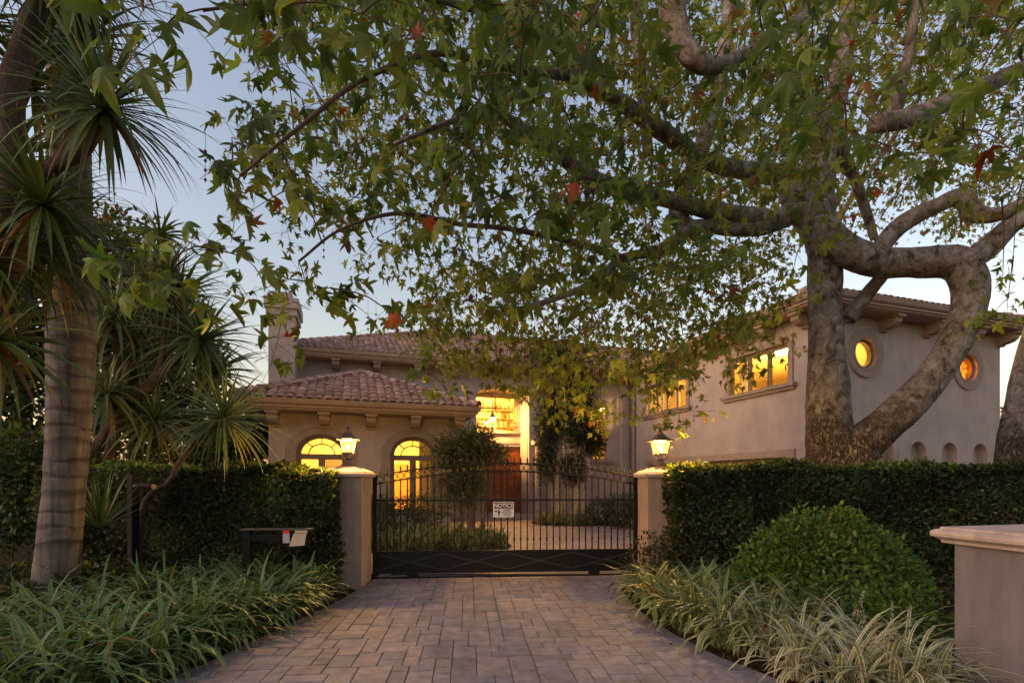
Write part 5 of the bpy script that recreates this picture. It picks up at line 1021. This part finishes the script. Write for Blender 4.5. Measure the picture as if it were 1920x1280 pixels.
net.append(px_limb(syc, [(1450, 416, 9.15, 40), (1390, 405, 8.8, 38), (1320, 392, 8.4, 35), (1240, 370, 7.7, 30), (1160, 352, 7.1, 28), (1095, 325, 6.7, 28), (1040, 285, 6.3, 26), (980, 245, 5.9, 24), (925, 212, 5.6, 18), (840, 230, 5.2, 10), (740, 270, 4.9, 7)], 'limb'))
net.append(px_limb(syc, [(1310, 440, 8.3, 30), (1270, 400, 8.4, 34), (1300, 320, 8.6, 34), (1340, 200, 8.8, 30), (1360, 80, 9.0, 26), (1380, -80, 9.2, 22)], 'limb'))
net.append(px_limb(syc, [(1215, 290, 7.4, 20), (1205, 180, 7.3, 22), (1195, 80, 7.2, 22), (1188, -60, 7.0, 20)], 'limb'))
net.append(px_limb(syc, [(1556, 270, 9.6, 44), (1600, 330, 10, 24), (1625, 400, 10.3, 20), (1640, 450, 10.4, 16)], 'limb'))
net.append(px_limb(syc, [(1545, 300, 9.6, 40), (1520, 200, 9.2, 30), (1505, 90, 8.8, 26), (1500, -80, 8.4, 22)], 'limb'))
net.append(px_limb(syc, [(1590, 600, 9.7, 34), (1622, 556, 9.6, 30), (1648, 525, 9.3, 28), (1668, 498, 9.1, 28)], 'limb'))
net.append(px_limb(syc, [(1172, 486, 7.6, 15), (1080, 455, 7.0, 13), (960, 430, 6.4, 10), (860, 420, 5.8, 9), (750, 400, 5.2, 8), (640, 430, 4.9, 6), (560, 490, 4.8, 5)], 'limb', seg=8, m='twig'))
net.append(px_limb(syc, [(1090, 145, 6.4, 18), (960, 130, 5.4, 14), (820, 100, 4.6, 12), (680, 150, 4.0, 10), (560, 240, 3.7, 8), (450, 330, 3.5, 6)], 'limb', seg=8, m='twig'))
net.append(px_limb(syc, [(1020, 60, 5.8, 14), (860, 10, 4.4, 12), (700, -20, 3.5, 10), (520, 0, 3.0, 8), (380, 20, 2.8, 6)], 'limb', seg=8, m='twig'))
# second sycamore, off the right edge of the frame, with the near limbs at the top
syc2 = thing('sycamore_tree', 'sycamore trunk at the right edge whose limbs hang in from the top right', 'tree', (at(1905, 1000, 11)[0], 11, 0)); net2 = []
net2.append(px_limb(syc2, [(1885, 1040, 11, 90), (1893, 900, 11, 78), (1902, 800, 11, 66), (1925, 680, 11, 60), (1960, 560, 10.5, 56), (2010, 400, 9.6, 54), (2060, 200, 8.4, 52), (2090, 0, 7.2, 48)], 'trunk', seg=18))
net2.append(px_limb(syc2, [(2060, 150, 8.0, 60), (1990, 105, 6.4, 46), (1920, 128, 5.8, 44), (1840, 165, 5.4, 46), (1760, 200, 5.2, 48), (1700, 222, 5.1, 50), (1640, 232, 5.0, 46)], 'limb', seg=16))
net2.append(px_limb(syc2, [(1680, 215, 5.1, 26), (1692, 150, 5.1, 24), (1708, 80, 5.0, 22), (1715, 0, 4.9, 20), (1722, -80, 4.8, 18)], 'limb'))
net2.append(px_limb(syc2, [(2060, 100, 7.6, 50), (1800, -160, 6.0, 56), (1500, -170, 5.2, 64), (1320, -110, 4.9, 70), (1264, 0, 4.8, 60), (1272, 62, 4.8, 54), (1298, 108, 4.8, 46), (1340, 124, 4.9, 36), (1400, 100, 5.1, 28), (1470, 60, 5.4, 22), (1550, -10, 5.7, 18), (1620, -100, 6, 14)], 'limb', seg=16))
syc3 = thing('sycamore_tree', 'slender yellow leaved sycamore in the background beyond the wing', 'tree', (at(1550, 950, 25)[0], 25, 0)); net3 = []
for x0, x1 in ((1545, 1730), (1535, 1640), (1560, 1800)):
    net3.append(px_limb(syc3, [(1550, 960, 25, 20), ((1550 + x0) / 2, 700, 25, 15), (x0, 450, 25, 11), ((x0 + x1) / 2, 250, 25, 10), (x1, 50, 25, 9), (x1 + 10, -150, 25, 9)], 'trunk' if x0 == 1545 else 'stem', seg=8))
# hanging twigs and leaves: clusters join the nearest wood, so every spray is carried by a limb
def lower_edge(x): return np.interp(x, [240, 270, 330, 370, 430, 480, 540, 600, 640, 690, 740, 790, 830, 880, 940, 1000, 1060, 1120, 1180, 1230, 1300, 1350, 1420, 1500, 1560, 1640, 1800, 1930], [60, 140, 330, 480, 470, 500, 480, 440, 430, 520, 590, 660, 690, 690, 715, 770, 810, 820, 790, 735, 725, 670, 640, 560, 380, 330, 330, 420])
def spots(n, xr, yr, Yr, ok=lambda x, y: True):
    out = []
    while len(out) < n:
        x, y = random.uniform(*xr), random.uniform(*yr)
        if ok(x, y): out.append(at(x, y, random.uniform(*Yr)))
    return out
edge = lambda m_: (lambda x, y: y < lower_edge(x) - m_)
near = lambda x, y: y < lower_edge(x) - 30 and not (300 < x < 420 and 110 < y < 300)
S1 = []                                     # (point, palette)
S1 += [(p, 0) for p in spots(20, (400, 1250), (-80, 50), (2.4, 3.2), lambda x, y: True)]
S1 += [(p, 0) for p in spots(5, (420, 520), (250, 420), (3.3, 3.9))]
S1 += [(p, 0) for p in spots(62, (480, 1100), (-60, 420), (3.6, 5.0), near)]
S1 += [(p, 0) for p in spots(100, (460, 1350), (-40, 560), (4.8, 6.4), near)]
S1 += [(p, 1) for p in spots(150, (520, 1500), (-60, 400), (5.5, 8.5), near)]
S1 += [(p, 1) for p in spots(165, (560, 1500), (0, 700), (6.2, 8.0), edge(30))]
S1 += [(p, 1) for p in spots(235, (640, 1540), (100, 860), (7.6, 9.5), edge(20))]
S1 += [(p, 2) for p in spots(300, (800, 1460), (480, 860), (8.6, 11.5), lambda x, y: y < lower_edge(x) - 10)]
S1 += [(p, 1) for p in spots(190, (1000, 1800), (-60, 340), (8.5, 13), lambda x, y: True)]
S1 += [(at(x, y, Y), 0) for x, y, Y in ((300, 500, 3.6), (330, 520, 3.7), (275, 500, 3.5), (540, 560, 4.6), (500, 540, 4.6), (575, 540, 4.7), (520, 640, 4.5), (620, 540, 4.8), (770, 620, 4.6), (800, 650, 4.7), (690, 590, 5.6), (790, 590, 4.4), (800, 700, 5.2), (830, 720, 5.4), (330, 30, 2.7), (300, 70, 2.7), (560, 500, 4.9), (450, 480, 4.4), (400, 470, 4.2))]
S1 += [(at(x, y, Y), 2) for x, y, Y in ((1270, 800, 8), (1300, 770, 8), (1240, 770, 8.2), (1385, 660, 8.4), (1420, 640, 8.4), (1450, 600, 8.6), (1380, 700, 8), (1410, 700, 7.8), (1230, 730, 8), (1480, 640, 8.8))]
S2 = [(p, 0) for p in spots(36, (1380, 1960), (-60, 300), (3.6, 5.4), lambda x, y: True)]
S2 += [(p, 1) for p in spots(135, (1450, 1980), (-60, 400), (6, 10), lambda x, y: y < 300 or x > 1830)]
S2 += [(at(x, y, Y), 1) for x, y, Y in ((1890, 560, 7), (1860, 590, 7), (1900, 480, 6.6), (1600, 420, 7), (1570, 430, 7), (1880, 520, 7.5), (1790, 430, 9.6))]
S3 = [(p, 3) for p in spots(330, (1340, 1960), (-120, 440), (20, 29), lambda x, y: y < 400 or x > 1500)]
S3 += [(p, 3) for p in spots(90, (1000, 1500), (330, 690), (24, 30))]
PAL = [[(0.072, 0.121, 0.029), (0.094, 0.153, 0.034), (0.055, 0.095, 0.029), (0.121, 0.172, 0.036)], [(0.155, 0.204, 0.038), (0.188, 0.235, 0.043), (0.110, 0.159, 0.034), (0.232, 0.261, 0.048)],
       [(0.199, 0.235, 0.043), (0.155, 0.204, 0.038), (0.232, 0.242, 0.048), (0.121, 0.165, 0.036)], [(0.188, 0.204, 0.034), (0.144, 0.184, 0.034), (0.221, 0.216, 0.036), (0.239, 0.191, 0.036)]]  # deeper sets yellower: lantern glow and backlight put into the leaf colour
RED = [(.24, .06, .025), (.22, .13, .035), (.15, .085, .035)]
def grow(tree, nets, sites, nleaf, lsize, rad, twig_r, n_single):
    nodes = np.concatenate(nets)[::2]; todo = np.array([p for p, _ in sites]); pal = [q for _, q in sites]; left = list(range(len(todo)))
    d = np.array([np.min(np.sum((nodes - p) ** 2, 1)) for p in todo]); order = np.argsort(d); tw = MB(); Ps, tips, nrm, cols, sz = [], [], [], [], []
    all_nodes = np.empty((len(nodes) + len(todo) * 6, 3)); k = len(nodes); all_nodes[:k] = nodes
    for i in order:
        p = todo[i]; dd = np.sum((all_nodes[:k] - p) ** 2, 1); q = all_nodes[np.argmin(dd)]; L_ = math.sqrt(dd.min()) + 1e-4
        mid = (p + q) / 2 + np.array([0, 0, .12 * L_]) + rng.normal(size=3) * .05 * L_; path = smoothpath([q, mid, p], 3); 
        end = p + unit((p - q) * (1, 1, .3) + np.array([0, 0, -.25 * L_]) + rng.normal(size=3) * .2 * L_) * rad * .8; path = path + [end]
        r0 = twig_r * (1.0 + .5 * min(L_, 2.5)); tw.tube(path, list(np.linspace(r0, twig_r * .35, len(path))), 4, (1, 1, 1), caps=False)
        all_nodes[k:k + 6] = np.array(path[1:7]) if len(path) >= 7 else np.array((path[1:] * 3)[:6]); k += 6
        m_ = max(3, int(rng.poisson(nleaf * (1., 1.1, 1.4, 1.)[pal[i]]))); a, b = path[-3], path[-1]
        for _ in range(m_):
            t = rng.random() ** .7; s = a + (b - a) * t; off = rnd_unit(1)[0] * rad * (.25 + .75 * rng.random()) * np.array([1, 1, .8]); pos = s + off
            if _ % 3 == 0 or pos[1] < 6.5: tw.tube([s, s + off * .5 + np.array([0, 0, .02]), pos], twig_r * .28, 3, (1, 1, 1), caps=False)
            Ps.append(pos); tips.append(unit(off * np.array([1, 1, .4])) * .55 + np.array([0, 0, -.75]) + rng.normal(size=3) * .38); nrm.append(np.array([0, -.35, .75]) + rng.normal(size=3) * .55)
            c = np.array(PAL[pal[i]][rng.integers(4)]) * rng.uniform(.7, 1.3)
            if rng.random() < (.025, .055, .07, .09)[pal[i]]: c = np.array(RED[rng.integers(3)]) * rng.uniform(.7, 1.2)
            cols.append(c); sz.append(lsize * (.45 + .8 * rng.random()) * (.92, .84, .76, .9)[pal[i]])
    Ps, tips, nrm, cols, sz = map(np.array, (Ps, tips, nrm, cols, sz)); M = frames(tips, nrm); kind = rng.integers(0, 7, len(Ps)); px_ = pix(Ps)
    score = sz / np.maximum(Ps[:, 1], .5) * ((px_[:, 0] > -20) & (px_[:, 0] < 1940) & (px_[:, 1] > -20)); single = set(np.argsort(-score)[:n_single].tolist()) if n_single else set()
    for i in single:
        V, Fc, C = scatter(SYC[kind[i]], np.zeros((1, 3)), M[i:i + 1], sz[i:i + 1], cols[i:i + 1]); obj('leaf', np_mesh('leaf', V, Fc, C), MT['leaf'], tree, Matrix.Translation(Vector(Ps[i].tolist())))
    rest_ = np.array([i for i in range(len(Ps)) if i not in single]); Vs, Fs, Cs, o = [], [], [], 0
    for q in range(7):
        ix = rest_[kind[rest_] == q]; V, Fc, C = scatter(SYC[q], Ps[ix], M[ix], sz[ix], cols[ix]); Vs.append(V); Fs.append(Fc + o); Cs.append(C); o += len(V)
    obj('crown', np_mesh('crown', np.concatenate(Vs), np.concatenate(Fs), np.concatenate(Cs)), MT['leaf'], tree, kind='stuff'); obj('twigs', tw.mesh('twigs', True, True), MT['twig'], tree, kind='stuff'); return len(Ps)
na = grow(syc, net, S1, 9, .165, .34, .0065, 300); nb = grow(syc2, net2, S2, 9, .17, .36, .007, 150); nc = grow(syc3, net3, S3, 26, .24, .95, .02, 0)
print('LEAVES', na, nb, nc)
# strings of seed balls
sb = MB()
for x, y, Y in ((607, 455, 4.7), (850, 300, 5), (705, 600, 5.4), (690, 605, 5.4), (1440, 715, 8), (790, 640, 5), (385, 300, 3.4), (1255, 760, 8), (1000, 480, 6.5), (560, 380, 4.2)):
    p = at(x, y, Y); sb.tube([p + np.array([0, 0, .25]), p + np.array([0, 0, -.16])], .0015, 3)
    for k in range(4): r = .011; sb.lathe([(.002, -r), (r * .8, -r * .6), (r, 0), (r * .8, r * .6), (.002, r)], p + np.array([0, 0, .06 - k * .065]), 7)
obj('seed_balls', sb.mesh('seed_balls', True, True), MT['twig'], syc, kind='stuff')
